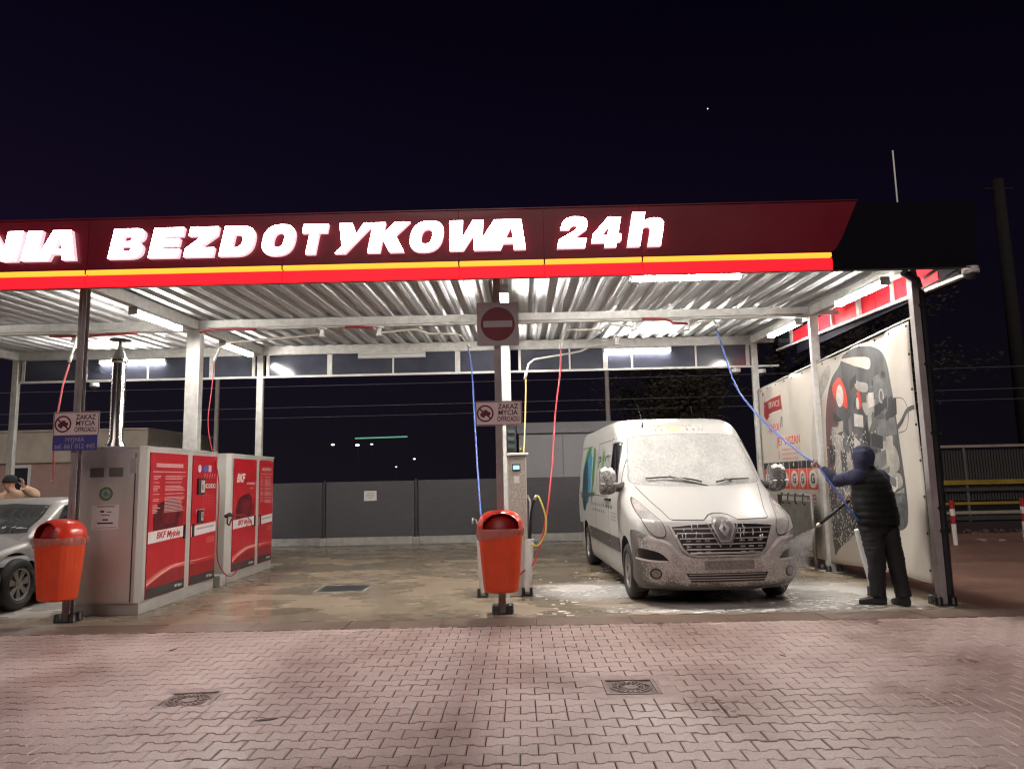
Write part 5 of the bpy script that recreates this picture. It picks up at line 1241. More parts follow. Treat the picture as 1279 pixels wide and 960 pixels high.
# headlights
hl = M('foamy headlight lens', (.50,.485,.465), .25, var=.3, scale=22, coat=.6, col2=(.36,.345,.33))
for s in (-1, 1):
    L_ = smooth2([(s*.890,1.235),(s*.845,1.215),(s*.755,1.09),(s*.675,.97),(s*.640,.87),(s*.655,.795),(s*.74,.79),(s*.825,.86),(s*.882,1.0),(s*.905,1.13)], 4, True)
    hd = vp('headlight', [L_], hl, off=.010, th=.02, res=.035)
    vp('rim', [L_, [(s*.775+(x-s*.775)*.92, 1.0+(z-1.0)*.945) for x, z in L_]], gap, off=.0125, th=.003, res=.035, parent=hd)
    for (cy, cz, r_l, m_) in ((.858,1.13,.030,M('amber lens', (.48,.36,.33), .3)),(.83,1.04,.050,silver),(.745,.92,.055,hl)):
        vp('reflector', [circ(s*cy, cz, r_l, r_l*1.1, 16)], m_, off=.0135, th=.002, res=.04, parent=hd)
# bumper wrapped round the nose
def ztop(x, y):
    a = abs(y)
    t_ = [(0,.60),(.48,.60),(.56,.70),(.66,.775),(.76,.79),(.86,.84),(.93,.87),(1.1,.86)]
    return interp(t_, a)
bm = bm_new(); cols = []
ref = van_outline(.5)
idx = [i for i, (x, y) in enumerate(ref) if x > .36]; idx = sorted(idx, key=lambda i: math.atan2(ref[i][1], ref[i][0]-.2))
NZ = 22
for i in idx:
    col = []
    for j in range(NZ+1):
        f = j/NZ; zt = ztop(*ref[i]); z = .195+(zt-.195)*f
        o_ = .010 + .008*math.exp(-((z-.335)/.07)**2) - .006*(1 if z > zt-.02 else 0)
        p = van_outline(z, o_)[i]; x_ = p[0]
        if ref[i][0] < .60: x_ = max(x_, .40+.12*max(0,(z-.55)))
        col.append(bm.verts.new((x_, p[1], z)))
    cols.append(col)
for A, B in zip(cols, cols[1:]):
    for j in range(NZ):
        f_ = bm.faces.new((A[j], B[j], B[j+1], A[j+1])); f_.smooth = True
        c_ = f_.calc_center_median(); f_.material_index = 1 if c_.z < .24 else 0
bumpt = BVHTree.FromBMesh(bm)
ex = bmesh.ops.extrude_face_region(bm, geom=list(bm.faces))
for v in [g for g in ex['geom'] if isinstance(g, bmesh.types.BMVert)]: v.co.x -= .03; v.co.y *= .97
bumper = obj('bumper', bm, [bumpm, bumpd], van, 50)
def bpp(nm, loops, m_, off=.004, th=.004, res=.04, parent=None):
    return obj(nm, lay(loops, bumpt, fr, off, th, res), m_, parent or bumper, 50)
# grille
gl_ = [(-.615,.925),(-.50,.66),(-.44,.60),(-.34,.575),(.34,.575),(.44,.60),(.50,.66),(.615,.925),(.40,.945),(.14,.955),(-.14,.955),(-.40,.945)]
grl = vp('grille', [gl_], blk, off=.012, th=.03, res=.05)
def gx(a, z): 
    h = vant.ray_cast(V((3,a,z)), V((-1,0,0)))[0]; return h.x
gi = [(x*.945, .765+(z-.765)*.90) for x, z in gl_]
vp('surround', [gl_, gi], M('foamy grille frame', (.52,.50,.48), .4, .2, var=.2, scale=12), off=.030, th=.03, res=.05, parent=grl)
for z, w0, segs in ((.885,.56,0),(.835,.53,0),(.775,.505,1),(.715,.475,0),(.655,.44,1),(.615,.40,0)):
    N_ = 18; p_ = []
    for i in range(N_+1):
        a = -w0+2*w0*i/N_; zz = z - .018*math.cos(a/w0*PI/2)*0 + (.0 if abs(a) > .18 else 0)
        p_.append(V((gx(a, zz)+.018, a, zz)))
    bm = bm_new(); tube(bm, p_, .0085 if z > .64 else .012, 6); obj('slat', bm, silver, grl, 60)
for s in (-1, 1):
    for z in (.755,.690,.632):
        for a in (.20,.30,.41):
            if z < .65 and a > .36: continue
            x = gx(s*a, z); bm = bm_new(); box(bm, x+.010, x+.026, s*a-.028, s*a+.028, z-.013, z+.004, bev=.003); obj('grille_tooth', bm, silver, grl)
    bm = bm_new(); tube(bm, [V((gx(s*.17,.93)+.022, s*.17,.93)), V((gx(s*.10,.77)+.026, s*.10,.77)), V((gx(s*.05,.68)+.024, s*.05,.68))], .009, 6); obj('slat', bm, silver, grl, 60)
# badge: six-sided plate with a hollow diamond
bd = [(0,1.035),(.085,1.02),(.135,.915),(.075,.76),(.055,.735),(-.055,.735),(-.075,.76),(-.135,.915),(-.085,1.02)]
bdm = vp('badge', [bd], M('foamy badge plate', (.42,.40,.385), .4, .3, var=.3, scale=20), off=.040, th=.05, res=.06)
vp('badge_rim', [bd, [(x*.84, .885+(z-.885)*.87) for x, z in bd]], silver, off=.047, th=.01, res=.06, parent=bdm)
D1 = [(0,.975),(.062,.885),(0,.795),(-.062,.885)]; D2 = [(0,.925),(.022,.880),(0,.838),(-.022,.880)]
vp('badge_face', [[(x*.80, .885+(z-.885)*.83) for x, z in bd]], M('grey badge face', (.20,.19,.185), .4, .3, var=.4, scale=25), off=.044, th=.004, res=.06, parent=bdm)
vp('diamond', [D1, D2], M('bright diamond', (.70,.68,.66), .25, .8), off=.056, th=.012, res=.06, parent=bdm)
# bumper furniture
bpp('lower_grille', [[(-.46,.395),(.48,.395),(.43,.295),(-.40,.295)]], blk, .006)
for z in (.345,.375,.318): bpp('grille_bar', [[(-.43,z),(.45,z),(.45,z+.009),(-.43,z+.009)]], silver, .012, .006)
bpp('number_plate', [[(-.27,.42),(.33,.42),(.33,.545),(-.27,.545)]], M('foamy plate frame', (.55,.53,.50), .5, var=.3, scale=20), .010, .008)
bpp('plate_face', [[(-.255,.433),(.315,.433),(.315,.532),(-.255,.532)]], foam_mat('foam hidden plate', (.15,.135,.125), (.33,.30,.28), .35, .65, 45), .0155, .003)
for s in (-1, 1):
    ai = bpp('air_intake', [smooth2([(s*.95,.655),(s*.88,.66),(s*.73,.62),(s*.645,.545),(s*.66,.53),(s*.80,.535),(s*.95,.55)], 3, True)], blk, .004, .002)
    bpp('intake_lip', [strip2(smooth2([(s*.96,.548),(s*.82,.527),(s*.655,.522)], 4), .022)], foamed, .010, .008, parent=ai)
    fg = bpp('fog_lamp', [circ(s*.775,.385,.062,n=24)], blk, .006)
    bpp('fog_lens', [circ(s*.775,.385,.046,n=20)], M('foamy fog lens', (.30,.27,.25), .25, var=.4, scale=25), .011, .003, parent=fg)
    bpp('crease', [strip2(smooth2([(s*.88,.775),(s*.74,.745),(s*.62,.68),(s*.53,.56),(s*.47,.40),(s*.45,.30)], 5), .030)], M('foam ridge', (.56,.53,.505), .55, var=.3, scale=18), .005, .008)
# wheels
tyrem = M('tyre rubber', (.022,.021,.021), .65, var=.4, scale=14, bump=.2, bscale=80)
rimm = M('alloy grey', (.42,.40,.38), .35, .7, var=.25, scale=10)
def wheel(parent, x, y, r, w, s, spokes=6, rr=.66, cover=True):
    """s = side the face looks to (local y)"""
    R_ = Matrix.Translation((x, y, r)) @ Matrix.Rotation(-s*PI/2, 4, 'X')
    bm = bm_new(); q = r*rr
    lathe(bm, [(q,-w/2+.02),(q+.02,-w/2),(r-.035,-w/2+.005),(r-.008,-w/2+.03),(r,-w/2+.06),(r,w/2-.06),(r-.008,w/2-.03),(r-.035,w/2-.005),(q+.02,w/2),(q,w/2-.02)], 48, R_)
    ty = obj('wheel', bm, tyrem, parent, 40)
    bm = bm_new(); lathe(bm, [(q,w/2-.02),(q-.012,w/2-.012),(q-.028,w/2-.03),(q-.03,w/2-.075),(.001,w/2-.08)], 40, R_); obj('rim', bm, M('dark rim', (.10,.095,.09), .45, .5), ty, 40)
    bm = bm_new()
    for k in range(spokes):
        Rk = R_ @ Matrix.Rotation(2*PI*k/spokes, 4, 'Z')
        vs = [(-.020,.045,w/2-.035),(.020,.045,w/2-.035),(.048,q-.020,w/2-.026),(-.048,q-.020,w/2-.026)]
        a = [bm.verts.new(Rk @ V(v)) for v in vs]; b_ = [bm.verts.new(Rk @ (V(v)-V((0,0,.03)))) for v in vs]
        bm.faces.new(a); bm.faces.new(b_[::-1])
        for i in range(4): bm.faces.new((a[i], b_[i], b_[(i+1)%4], a[(i+1)%4]))
    lathe(bm, [(.070,w/2-.05),(.066,w/2-.026),(.035,w/2-.020),(.001,w/2-.018)], 20, R_)
    lathe(bm, [(q-.006,w/2-.03),(q-.010,w/2-.014),(q-.030,w/2-.022),(q-.034,w/2-.04)], 40, R_)
    obj('hub_cap', bm, rimm, ty, 35)
    return ty
for x in (0, -3.68):
    for s in (-1, 1): wheel(van, x, s*.855, .34, .225, s)
# side (towards the middle post): window, doors, moulding, lettering
DW = smooth2([(-.52,1.40),(-.55,1.55),(-.66,1.80),(-.74,1.92),(-.78,1.97),(-1.02,1.97),(-1.06,1.92),(-1.06,1.42),(-1.0,1.38),(-.62,1.375)], 3, True)
for o_, s in ((sd, -1), (sdl, 1)):
    d_ = vp('side_window', [DW], M('dark side glass', (.012,.013,.015), .06), o_, .004, .01, .08)
    vp('window_seal', [DW, [(-.80+(x+.80)*.92, 1.67+(z-1.67)*.955) for x, z in DW]], blk, o_, .007, .004, .08, d_)
    for pts in ([(-.30,1.36),(-.40,1.1),(-.42,.62)], [(-1.16,2.12),(-1.16,.40)], [(-1.16,1.22),(-4.55,1.22)], [(-2.42,2.05),(-2.42,.42)], [(-1.20,2.02),(-2.42,2.02)], [(-.36,1.36),(-.60,1.90),(-.76,2.02),(-1.14,2.03)], [(-3.2,2.02),(-4.5,2.02)], [(-4.55,2.0),(-4.55,.5)]):
        vp('panel_gap', [strip2(pts, .012)], gap, o_, .001, .003, .12)
    for a, b_ in ((-.42,-1.15),(-1.18,-3.24),(-4.12,-4.60)):
        md = vp('side_moulding', [[(a,.52),(b_,.52),(b_,.70),(a,.70)]], bumpd, o_, .014, .02, .12)
    for x in (-1.02, -1.30):
        vp('door_handle', [rrect(x-.09, x+.09, 1.165, 1.20, .012, 2)], blk, o_, .03, .03, .1)
    for x in (-1.1,-2.3,-3.1): vp('marker', [rrect(x-.03,x+.03,.60,.63,.008,2)], M('amber marker', (.6,.25,.05), .3), o_, .020, .01, .1, md)
# printed graphics on the side
vblue = M('print blue globe', (.03,.10,.30), .35, var=.8, scale=4, col2=(.05,.28,.34)); vgreen = M('print leaf green', (.09,.30,.06), .35, var=.5, scale=6, col2=(.03,.13,.05)); vdk = M('print dark grey', (.05,.055,.06), .4)
def vsd(nm, l, m_, off=.0015, res=.12): return vp(nm, l, m_, sd, off, .0008, res)
vsd('side_graphic', [circ(-3.55,1.50,.60,.46,32)], vblue, .0015); vsd('side_graphic', [circ(-3.75,1.36,.34,.44,26)], M('print dark teal', (.02,.06,.07), .35, var=.5, scale=5), .0025)
vsd('side_graphic', [smooth2([(-3.05,1.98),(-2.75,1.90),(-2.66,1.60),(-2.80,1.22),(-2.98,1.02),(-2.90,1.40),(-2.92,1.7)], 4, True)], vgreen, .0028)
vsd('side_graphic', [smooth2([(-4.0,1.86),(-3.6,2.02),(-3.25,1.96),(-3.5,1.90),(-3.8,1.78)], 4, True)], vgreen, .0028)
for i in range(4): vsd('side_graphic', [strip2(smooth2([(-3.1,1.12+.12*i),(-2.98,1.40+.08*i),(-3.05,1.72+.03*i)], 4), .022)], M('print pale cyan', (.30,.55,.60), .4), .0036)
vsd('side_graphic', [[(-4.2,1.14),(-2.55,1.20),(-2.5,1.26),(-4.2,1.22)]], vdk, .0034)
vsd('side_graphic', [smooth2([(-1.86,1.90),(-1.74,1.70),(-1.78,1.50),(-1.90,1.42),(-1.98,1.56),(-1.96,1.75)], 4, True)], vgreen, .0028)
def vtext(s_, x, z, size, m_, width, o_=sd, off=.002, bold=.003, flip=True):
    b_ = text_bm(s_, size, 0, bold, None, 0, width=width)
    for v in b_.verts:
        if o_ is sd: v.co.x = x + v.co.x
        else: v.co.x = x + v.co.x
        v.co.y += z
    return obj('lettering', lay(None, vant, o_, off, .0008, .12, b_), m_, van)
vtext('P', -2.20, 1.72, .26, vdk, .26); vtext('YTIS', -1.48, 1.70, .30, vdk, .52)
rnd = random.Random(4)
for z, n_ in ((1.06, 9), (.97, 6)):
    for k in range(n_):
        x = -2.75+k*.22; w2 = rnd.uniform(.07,.15); vsd('side_print', [[(x,z),(x+w2,z),(x+w2,z+.040),(x,z+.040)]], vdk, .0015)
for z in (.99,.945,.90): vsd('side_print', [[(-.98,z),(-.98+rnd.uniform(.36,.46),z),(-.55,z+.028),(-.98,z+.028)]], inkgrey, .0015)
olive = M('print pale olive', (.50,.47,.30), .4, var=.2)
vtext('PT', -.30, 2.145, .11, M('print pale grey brown', (.52,.48,.44), .4), .13, fr, .002, .002); vtext('YTIS', .17, 2.148, .11, M('print pale grey brown', (.52,.48,.44), .4), .28, fr, .002, .002)
vp('brow_graphic', [circ(-.10,2.145,.095,.042,20)], olive, fr, .002, .0008, .06)
# door mirrors
mirm = foam_mat('foam flecked mirror', (.060,.056,.055), (.42,.40,.38), .44, .70, 30)
def mirror(s):
    bm = bm_new(); R_ = Matrix.Translation((-.30, s*1.115, 1.445)) @ Matrix.Diagonal((.9,.84,.82,1)) @ Matrix.Rotation(s*.10, 4, 'Z')
    prof = smooth2([(-.13,-.20),(.0,-.22),(.11,-.17),(.13,.0),(.11,.16),(0,.21),(-.12,.19),(-.14,0)], 3, True); rings = []
    for x, k in ((-.07,.90),(-.06,.97),(.0,1.0),(.06,.93),(.10,.72),(.115,.35)): rings.append([bm.verts.new(R_ @ V((x, y*k, z*k))) for y, z in prof])
    for A, B in zip(rings, rings[1:]):
        for i in range(len(A)): bm.faces.new((A[i], A[(i+1)%len(A)], B[(i+1)%len(A)], B[i]))
    bm.faces.new(rings[0][::-1]); bm.faces.new(rings[-1])
    m_ = obj('door_mirror', bm, mirm, van, 60)
    bm = bm_new(); tube(bm, [V((-.36, s*.90, 1.36)), V((-.33, s*1.0, 1.35)), V((-.30, s*1.06, 1.38))], [.07,.055,.05], 10); obj('mirror_arm', bm, bumpd, m_, 60)
    bm = bm_new()
    rnd = random.Random(3)
    for k in range(16):
        y, z = rnd.uniform(-.09,.09), rnd.uniform(.08,.19); bmesh.ops.create_icosphere(bm, subdivisions=2, radius=rnd.uniform(.028,.05), matrix=R_ @ Matrix.Translation((.085-abs(z-.12)*.3, y, z)) @ Matrix.Diagonal((.5,1,.8,1)))
    for k in range(10): bmesh.ops.create_icosphere(bm, subdivisions=2, radius=rnd.uniform(.02,.035), matrix=R_ @ Matrix.Translation((.10, rnd.uniform(-.11,.11), -.045)) @ Matrix.Diagonal((.5,1.2,.5,1)))
    obj('foam', bm, foamed, m_, 60)
mirror(-1); mirror(1)
# roof aerials, foam drips over the grille
bm = bm_new(); h = vant.ray_cast(V((3,-.52,2.17)), V((-1,0,0)))[0]; tube(bm, [h, h+V((.02,0,.05)), h+V((-.10,-.03,.32))], [.010,.006,.003], 6); obj('aerial', bm, blk, van)
bm = bm_new(); tube(bm, [V((-1.6,.40,2.33)), V((-1.62,.40,2.52))], [.006,.003], 6); obj('aerial', bm, blk, van)
bm = bm_new(); rnd = random.Random(9)
for k in range(34):
    a = rnd.uniform(-.55,.55); z = rnd.uniform(.80,.94); l = rnd.uniform(.02,.07); p = [V((gx(a, z-l*q)+.036, a+rnd.uniform(-.004,.004), z-l*q)) for q in (0,.5,1)]
    if abs(a) < .14: continue
    tube(bm, p, [.005,.004,.006], 5)
o = obj('foam_drips', bm, foamed, van); o['kind'] = 'stuff'

# ------------------------------------------------------------------ silver car in the left bay
car = thing('parked_car', 'wet silver saloon car half out of the picture on the left', 'car', (-6.93, .84, 0), math.radians(-90))
cpaint = M('wet silver paint', (.33,.315,.31), .40, .25, var=.2, scale=9, coat=.3, rvar=.10, bump=.05, bscale=70)
def loft_x(name, stations, m_, parent, smooth=40):
    """stations: (x, half width, z0, z1, corner, tumble)"""
    bm = bm_new(); rings = []
    for x, w, z0, z1, c_, tm in stations:
        h = z1-z0; half = [(0,z1),(w*tm*.55,z1-.012*h*2),(w*tm*.86,z1-.10*h-c_*.1),(w*tm,z1-c_),(w*(tm+1)/2,z1-c_-(h-c_)*.35),(w,z0+h*.42),(w*.985,z0+h*.16),(w*.93,z0),(0,z0)]
        ring = half + [(-y, z) for y, z in half[1:-1]][::-1]
        rings.append([bm.verts.new((x, y, z)) for y, z in ring])
    for A, B in zip(rings, rings[1:]):
        for i in range(len(A)): bm.faces.new((A[i], A[(i+1)%len(A)], B[(i+1)%len(A)], B[i]))
    bm.faces.new(rings[0][::-1]); bm.faces.new(rings[-1]); bmesh.ops.recalc_face_normals(bm, faces=bm.faces)
    es = [e for e in bm.edges]; bmesh.ops.subdivide_edges(bm, edges=es, cuts=2, use_grid_fill=True, smooth=.6)
    return bm
bm = loft_x('body', [(.86,.62,.24,.58,.06,.9),(.80,.76,.20,.66,.07,.9),(.55,.845,.18,.75,.07,.86),(.2,.868,.18,.82,.08,.84),(-.35,.875,.18,.91,.09,.86),(-1.2,.88,.18,.93,.09,.90),(-2.2,.88,.18,.93,.09,.9),(-3.1,.86,.20,.95,.09,.88),(-3.55,.78,.26,.92,.10,.86),(-3.66,.66,.34,.85,.1,.85)], cpaint, car)
cart = BVHTree.FromBMesh(bm); cme = mesh_of('body', bm, [cpaint, vdark])
tmp = bpy.data.objects.new('tmp', cme); COL.objects.link(tmp); cut = []
for x in (0, -2.70):
    for s in (-1, 1):
        cb = bm_new(); tube(cb, [(x, s*.52, .33), (x, s*1.2, .33)], .375, 40); co = bpy.data.objects.new('cut', mesh_of('cut', cb, vdark)); COL.objects.link(co); cut.append(co)
        md = tmp.modifiers.new('b', 'BOOLEAN'); md.object = co; md.operation = 'DIFFERENCE'; md.solver = 'EXACT'
dg = bpy.context.evaluated_depsgraph_get(); cme2 = bpy.data.meshes.new_from_object(tmp.evaluated_get(dg))
for o in cut+[tmp]: bpy.data.objects.remove(o)
if len(cme2.materials) < 2: cme2.materials.clear(); cme2.materials.append(cpaint); cme2.materials.append(vdark)
for p in cme2.polygons:
    dk_ = False
    for x in (0, -2.70):
        if math.hypot(p.center.x-x, p.center.z-.33) < .378 and (abs(p.normal.y) < .5 or abs(p.center.y) < .6): dk_ = True
    p.material_index = 1 if dk_ else 0; p.use_smooth = True
cme2.set_sharp_from_angle(angle=math.radians(40)); obj('body', cme2, None, car)
# cabin
gbm = bm_new(); rings = []
for x, w, z1 in ((-.32,.70,.90),(-.70,.70,1.10),(-1.12,.63,1.305),(-1.35,.62,1.345),(-2.0,.62,1.355),(-2.6,.61,1.31),(-3.0,.64,1.12),(-3.25,.66,.93)):
    wb = .80; z0 = .86; half = [(0,z1+.012),(w*.6,z1+.008),(w*.9,z1-.012),(w,z1-.05 if z1 > 1 else z1-.01)]+[(w+(wb-w)*q, z1-.05+(z0-(z1-.05))*q) for q in (.35,.7,1.0)]
    rings.append([gbm.verts.new((x, y, z)) for y, z in half+[(-y, z) for y, z in half[1:]][::-1]])
for A, B in zip(rings, rings[1:]):
    for i in range(len(A)): gbm.faces.new((A[i], A[(i+1)%len(A)], B[(i+1)%len(A)], B[i]))
gbm.faces.new(rings[0][::-1]); gbm.faces.new(rings[-1]); bmesh.ops.recalc_face_normals(gbm, faces=gbm.faces)
bmesh.ops.subdivide_edges(gbm, edges=list(gbm.edges), cuts=2, use_grid_fill=True, smooth=.5)
gt = BVHTree.FromBMesh(gbm); obj('roof', gbm, cpaint, car, 40)
cglass = M('wet car glass', (.035,.038,.042), .07, var=.3, scale=20, coat=.5)
def cp(nm, loops, m_, o_, t_=gt, off=.004, th=.004, parent=car, res=.08): return obj(nm, lay(loops, t_, o_, off, th, res), m_, parent, 50)
WS = [(-.66,.93),(-.60,1.12),(-.53,1.27),(0,1.30),(.53,1.27),(.60,1.12),(.66,.93),(0,.91)]
cw = cp('windscreen', [WS], cglass, fr); cp('seal', [WS, [(x*.965, 1.1+(z-1.1)*.95) for x, z in WS]], blk, fr, gt, .006, .004, cw)
for o_ in (sd, sdl):
    for W2 in ([(-.78,.95),(-1.18,1.26),(-1.62,1.30),(-1.66,.95)], [(-1.72,.95),(-1.70,1.30),(-2.35,1.28),(-2.62,.97)]):
        sw_ = cp('side_window', [W2], cglass, o_); cx_ = sum(p[0] for p in W2)/4; cp('seal', [W2, [(cx_+(x-cx_)*.95, 1.11+(z-1.11)*.92) for x, z in W2]], blk, o_, gt, .006, .004, sw_)
    for pts in ([(-.52,.86),(-.50,.30)], [(-1.68,.90),(-1.66,.28)], [(-.50,.28),(-2.4,.26)], [(-.45,.80),(-2.6,.84)]): cp('panel_gap', [strip2(pts, .010)], gap, o_, cart, .001, .003)
    cp('door_handle', [rrect(-1.56,-1.36,.76,.795,.012,2)], cpaint, o_, cart, .03, .03); cp('side_moulding', [[(-.55,.46),(-2.25,.46),(-2.25,.53),(-.55,.53)]], M('grey moulding', (.16,.15,.15), .5), o_, cart, .012, .02)
    cp('sill', [[(-.42,.17),(-2.28,.17),(-2.28,.25),(-.42,.25)]], bumpd, o_, cart, .008, .01)
for s in (-1, 1):
    cp('headlight', [smooth2([(s*.80,.66),(s*.55,.68),(s*.46,.60),(s*.55,.53),(s*.78,.54)], 3, True)], M('wet headlight', (.45,.45,.47), .1, coat=.6), fr, cart, .008, .01)
    bm = bm_new(); bmesh.ops.create_icosphere(bm, subdivisions=3, radius=.1, matrix=Matrix.Translation((-.72, s*.95, .97)) @ Matrix.Diagonal((.7,1.1,.75,1))); obj('door_mirror', bm, cpaint, car, 60)
cp('grille', [[(-.34,.62),(.34,.62),(.30,.48),(-.30,.48)]], blk, fr, cart, .006, .01); cp('number_plate', [[(-.26,.36),(.26,.36),(.26,.47),(-.26,.47)]], paper, fr, cart, .012, .01)
for x in (0, -2.70):
    for s in (-1, 1): wheel(car, x, s*.775, .318, .205, s, 7, .66)

# ------------------------------------------------------------------ people
skinm = M('skin', (.50,.27,.19), .5, var=.12, scale=12, sub=.1)
def skin_mesh(nodes, edges, root=0, sub=2):
    me = bpy.data.meshes.new('sk'); me.from_pydata([tuple(p) for p, r in nodes], edges, []); o = bpy.data.objects.new('sk', me); COL.objects.link(o)
    md = o.modifiers.new('s', 'SKIN'); md.use_smooth_shade = True; md.branch_smoothing = .6
    for v, (p, r) in zip(me.skin_vertices[0].data, nodes): v.radius = r if isinstance(r, tuple) else (r, r)
    me.skin_vertices[0].data[root].use_root = True
    s_ = o.modifiers.new('u', 'SUBSURF'); s_.levels = sub; s_.render_levels = sub
    dg = bpy.context.evaluated_depsgraph_get(); out = bpy.data.meshes.new_from_object(o.evaluated_get(dg)); bpy.data.objects.remove(o); bpy.data.meshes.remove(me)
    for p in out.polygons: p.use_smooth = True
    return out
def chain(nodes, edges, start, pts):
    i = start
    for p in pts: nodes.append((V(p[0]), p[1])); edges.append((i, len(nodes)-1)); i = len(nodes)-1
    return i
def hand(nodes, edges, wrist, direc, palm_n, curl=.7, side=1):
    """palm and five separate fingers; direc = towards the fingertips, palm_n = palm normal (the way the fingers curl)"""
    d = V(direc).normalized(); nrm = V(palm_n); nrm = (nrm-d*nrm.dot(d)).normalized(); s = d.cross(nrm)*side; P = nodes[wrist][0]
    a = chain(nodes, edges, wrist, [(P+d*.035, (.028,.018)), (P+d*.075, (.036,.018))])
    for k, (o_, l) in enumerate(((-.030,.066),(-.010,.078),(.011,.074),(.030,.060))):
        b_ = P+d*.088+s*o_; p1 = b_+d*l*.45*math.cos(curl*.5)+nrm*l*.45*math.sin(curl*.5); p2 = p1+d*l*.33*math.cos(curl*1.4)+nrm*l*.33*math.sin(curl*1.4); p3 = p2+d*l*.28*math.cos(curl*2.3)+nrm*l*.28*math.sin(curl*2.3)
        chain(nodes, edges, a, [(b_,.0105),(p1,.0098),(p2,.009),(p3,.0075)])
    t0 = P+d*.040-s*.034; t1 = t0+(d*.6-s*.6+nrm*.5).normalized()*.036; t2 = t1+(d*.8-s*.1+nrm*.7).normalized()*.03
    chain(nodes, edges, wrist+1 if False else a-1, [(t0,.013),(t1,.011),(t2,.009)])
def loft(rings, n=24, sub=6, p=2.3):
    """rings: (centre, u axis, v axis, ru, rv); smooth through them, capped"""
    keys = [np.array([*c_, *(V(u).normalized()), *(V(v).normalized()), ru, rv]) for c_, u, v, ru, rv in rings]
    K = [2*keys[0]-keys[1]]+keys+[2*keys[-1]-keys[-2]]; S = []
    for i in range(1, len(K)-2):
        for q in range(sub):
            t_ = q/sub; a, b_, c_, d = K[i-1:i+3]; S.append(.5*(2*b_+(c_-a)*t_+(2*a-5*b_+4*c_-d)*t_*t_+(3*b_-a-3*c_+d)*t_**3))
    S.append(keys[-1]); bm = bm_new(); R = []
    for s in S:
        c_, u, v, ru, rv = V(s[:3]), V(s[3:6]), V(s[6:9]), s[9], s[10]; row = []
        for k in range(n):
            a = 2*PI*k/n; x, y = math.cos(a), math.sin(a); q = (abs(x)**p+abs(y)**p)**(-1/p); row.append(bm.verts.new(c_+u*(ru*q*x)+v*(rv*q*y)))
        R.append(row)
    for A, B in zip(R, R[1:]):
        for k in range(n): f = bm.faces.new((A[k], A[(k+1)%n], B[(k+1)%n], B[k])); f.smooth = True
    bm.faces.new(R[0][::-1]); bm.faces.new(R[-1]); return bm
def limb(pts, rads, n=16, sub=6, wrinkle=0.0, seed=0):
    c_ = spline(pts, sub); rr = [p.x for p in spline([(r, 0, 0) for r in rads], sub)]; rnd = random.Random(seed)
    if wrinkle: rr = [r*(1+wrinkle*math.sin(i*1.9+seed)+wrinkle*.6*(rnd.random()-.5)) for i, r in enumerate(rr)]
    return tube(bm_new(), c_, rr, n)
def crumple(bm, amp, sc=9.0, seed=0.0):
    bm.normal_update()
    for v in bm.verts:
        p = v.co*sc+V((seed, seed*.7, -seed)); q = noise.noise(V((p.x, p.y, p.z*.8)))*.6+abs(noise.noise(p*2.1))*.7-.2
        v.co += v.normal*(amp*q)
    return bm
def crumple_limb(pts, rads, n=22, sub=9, wrinkle=0.0, seed=0): return crumple(limb(pts, rads, 24, 12, wrinkle*.5, seed), .020, 10, seed)
def body_mesh(J, hands, sub=2):
    N_, E_ = [], []
    N_.append((V(J['pelvis']), (.15,.11))); 
    i = chain(N_, E_, 0, [(J['waist'],(.13,.095)),(J['chest'],(.155,.105)),(J['upper'],(.12,.085))]); up = i
    nk = chain(N_, E_, up, [(J['neck'],.055)])
    fwd = V(J['face']).normalized(); hc = V(J['head'])
    chain(N_, E_, nk, [(hc-V((0,0,.06))+fwd*.01,(.070,.080)),(hc+V((0,0,.02)),(.078,.095)),(hc+V((0,0,.085)),(.060,.07))])
    for s in 'LR':
        w = chain(N_, E_, up, [(J['sh'+s],.062),((V(J['sh'+s])+V(J['el'+s]))/2,.048),(J['el'+s],.040),((V(J['el'+s])*.6+V(J['wr'+s])*.4),.038),(J['wr'+s],.025)])
        hand(N_, E_, w, *hands[s])
        k = chain(N_, E_, 0, [(J['hip'+s],.095),((V(J['hip'+s])+V(J['kn'+s]))/2,.078),(J['kn'+s],.058),((V(J['kn'+s])*.65+V(J['an'+s])*.35),.056),(J['an'+s],.038)])
        chain(N_, E_, k, [(V(J['an'+s])*.6+V(J['to'+s])*.4+V((0,0,-.02)),.034),(J['to'+s],.026)])
    return skin_mesh(N_, E_, 0, sub)
def head_bits(parent, hc, fwd, hat=None):
    """eyes, nose, mouth, ears"""
    f = V(fwd).normalized(); s = f.cross(V((0,0,1))).normalized(); hc = V(hc)
    def at_(a, b_, c_): return hc+f*a+s*b_+V((0,0,c_))
    bm = bm_new()
    tube(bm, [at_(.085,0,.03), at_(.108,0,-.005), at_(.092,0,-.018)], [.008,.014,.010], 8)
    for q in (-1, 1): tube(bm, [at_(-.005,q*.080,.02), at_(-.012,q*.088,-.005), at_(0,q*.080,-.03)], [.012,.016,.009], 8)
    obj('face_detail', bm, skinm, parent)
    bm = bm_new()
    for q in (-1, 1): bmesh.ops.create_icosphere(bm, subdivisions=2, radius=.010, matrix=Matrix.Translation(at_(.086, q*.030, .022)))
    obj('eyes', bm, M('eye', (.08,.06,.05), .2), parent)
    bm = bm_new(); tube(bm, [at_(.088,-.024,-.048), at_(.096,0,-.046), at_(.088,.024,-.048)], [.004,.007,.004], 8); obj('mouth', bm, M('lip', (.32,.12,.10), .5), parent)

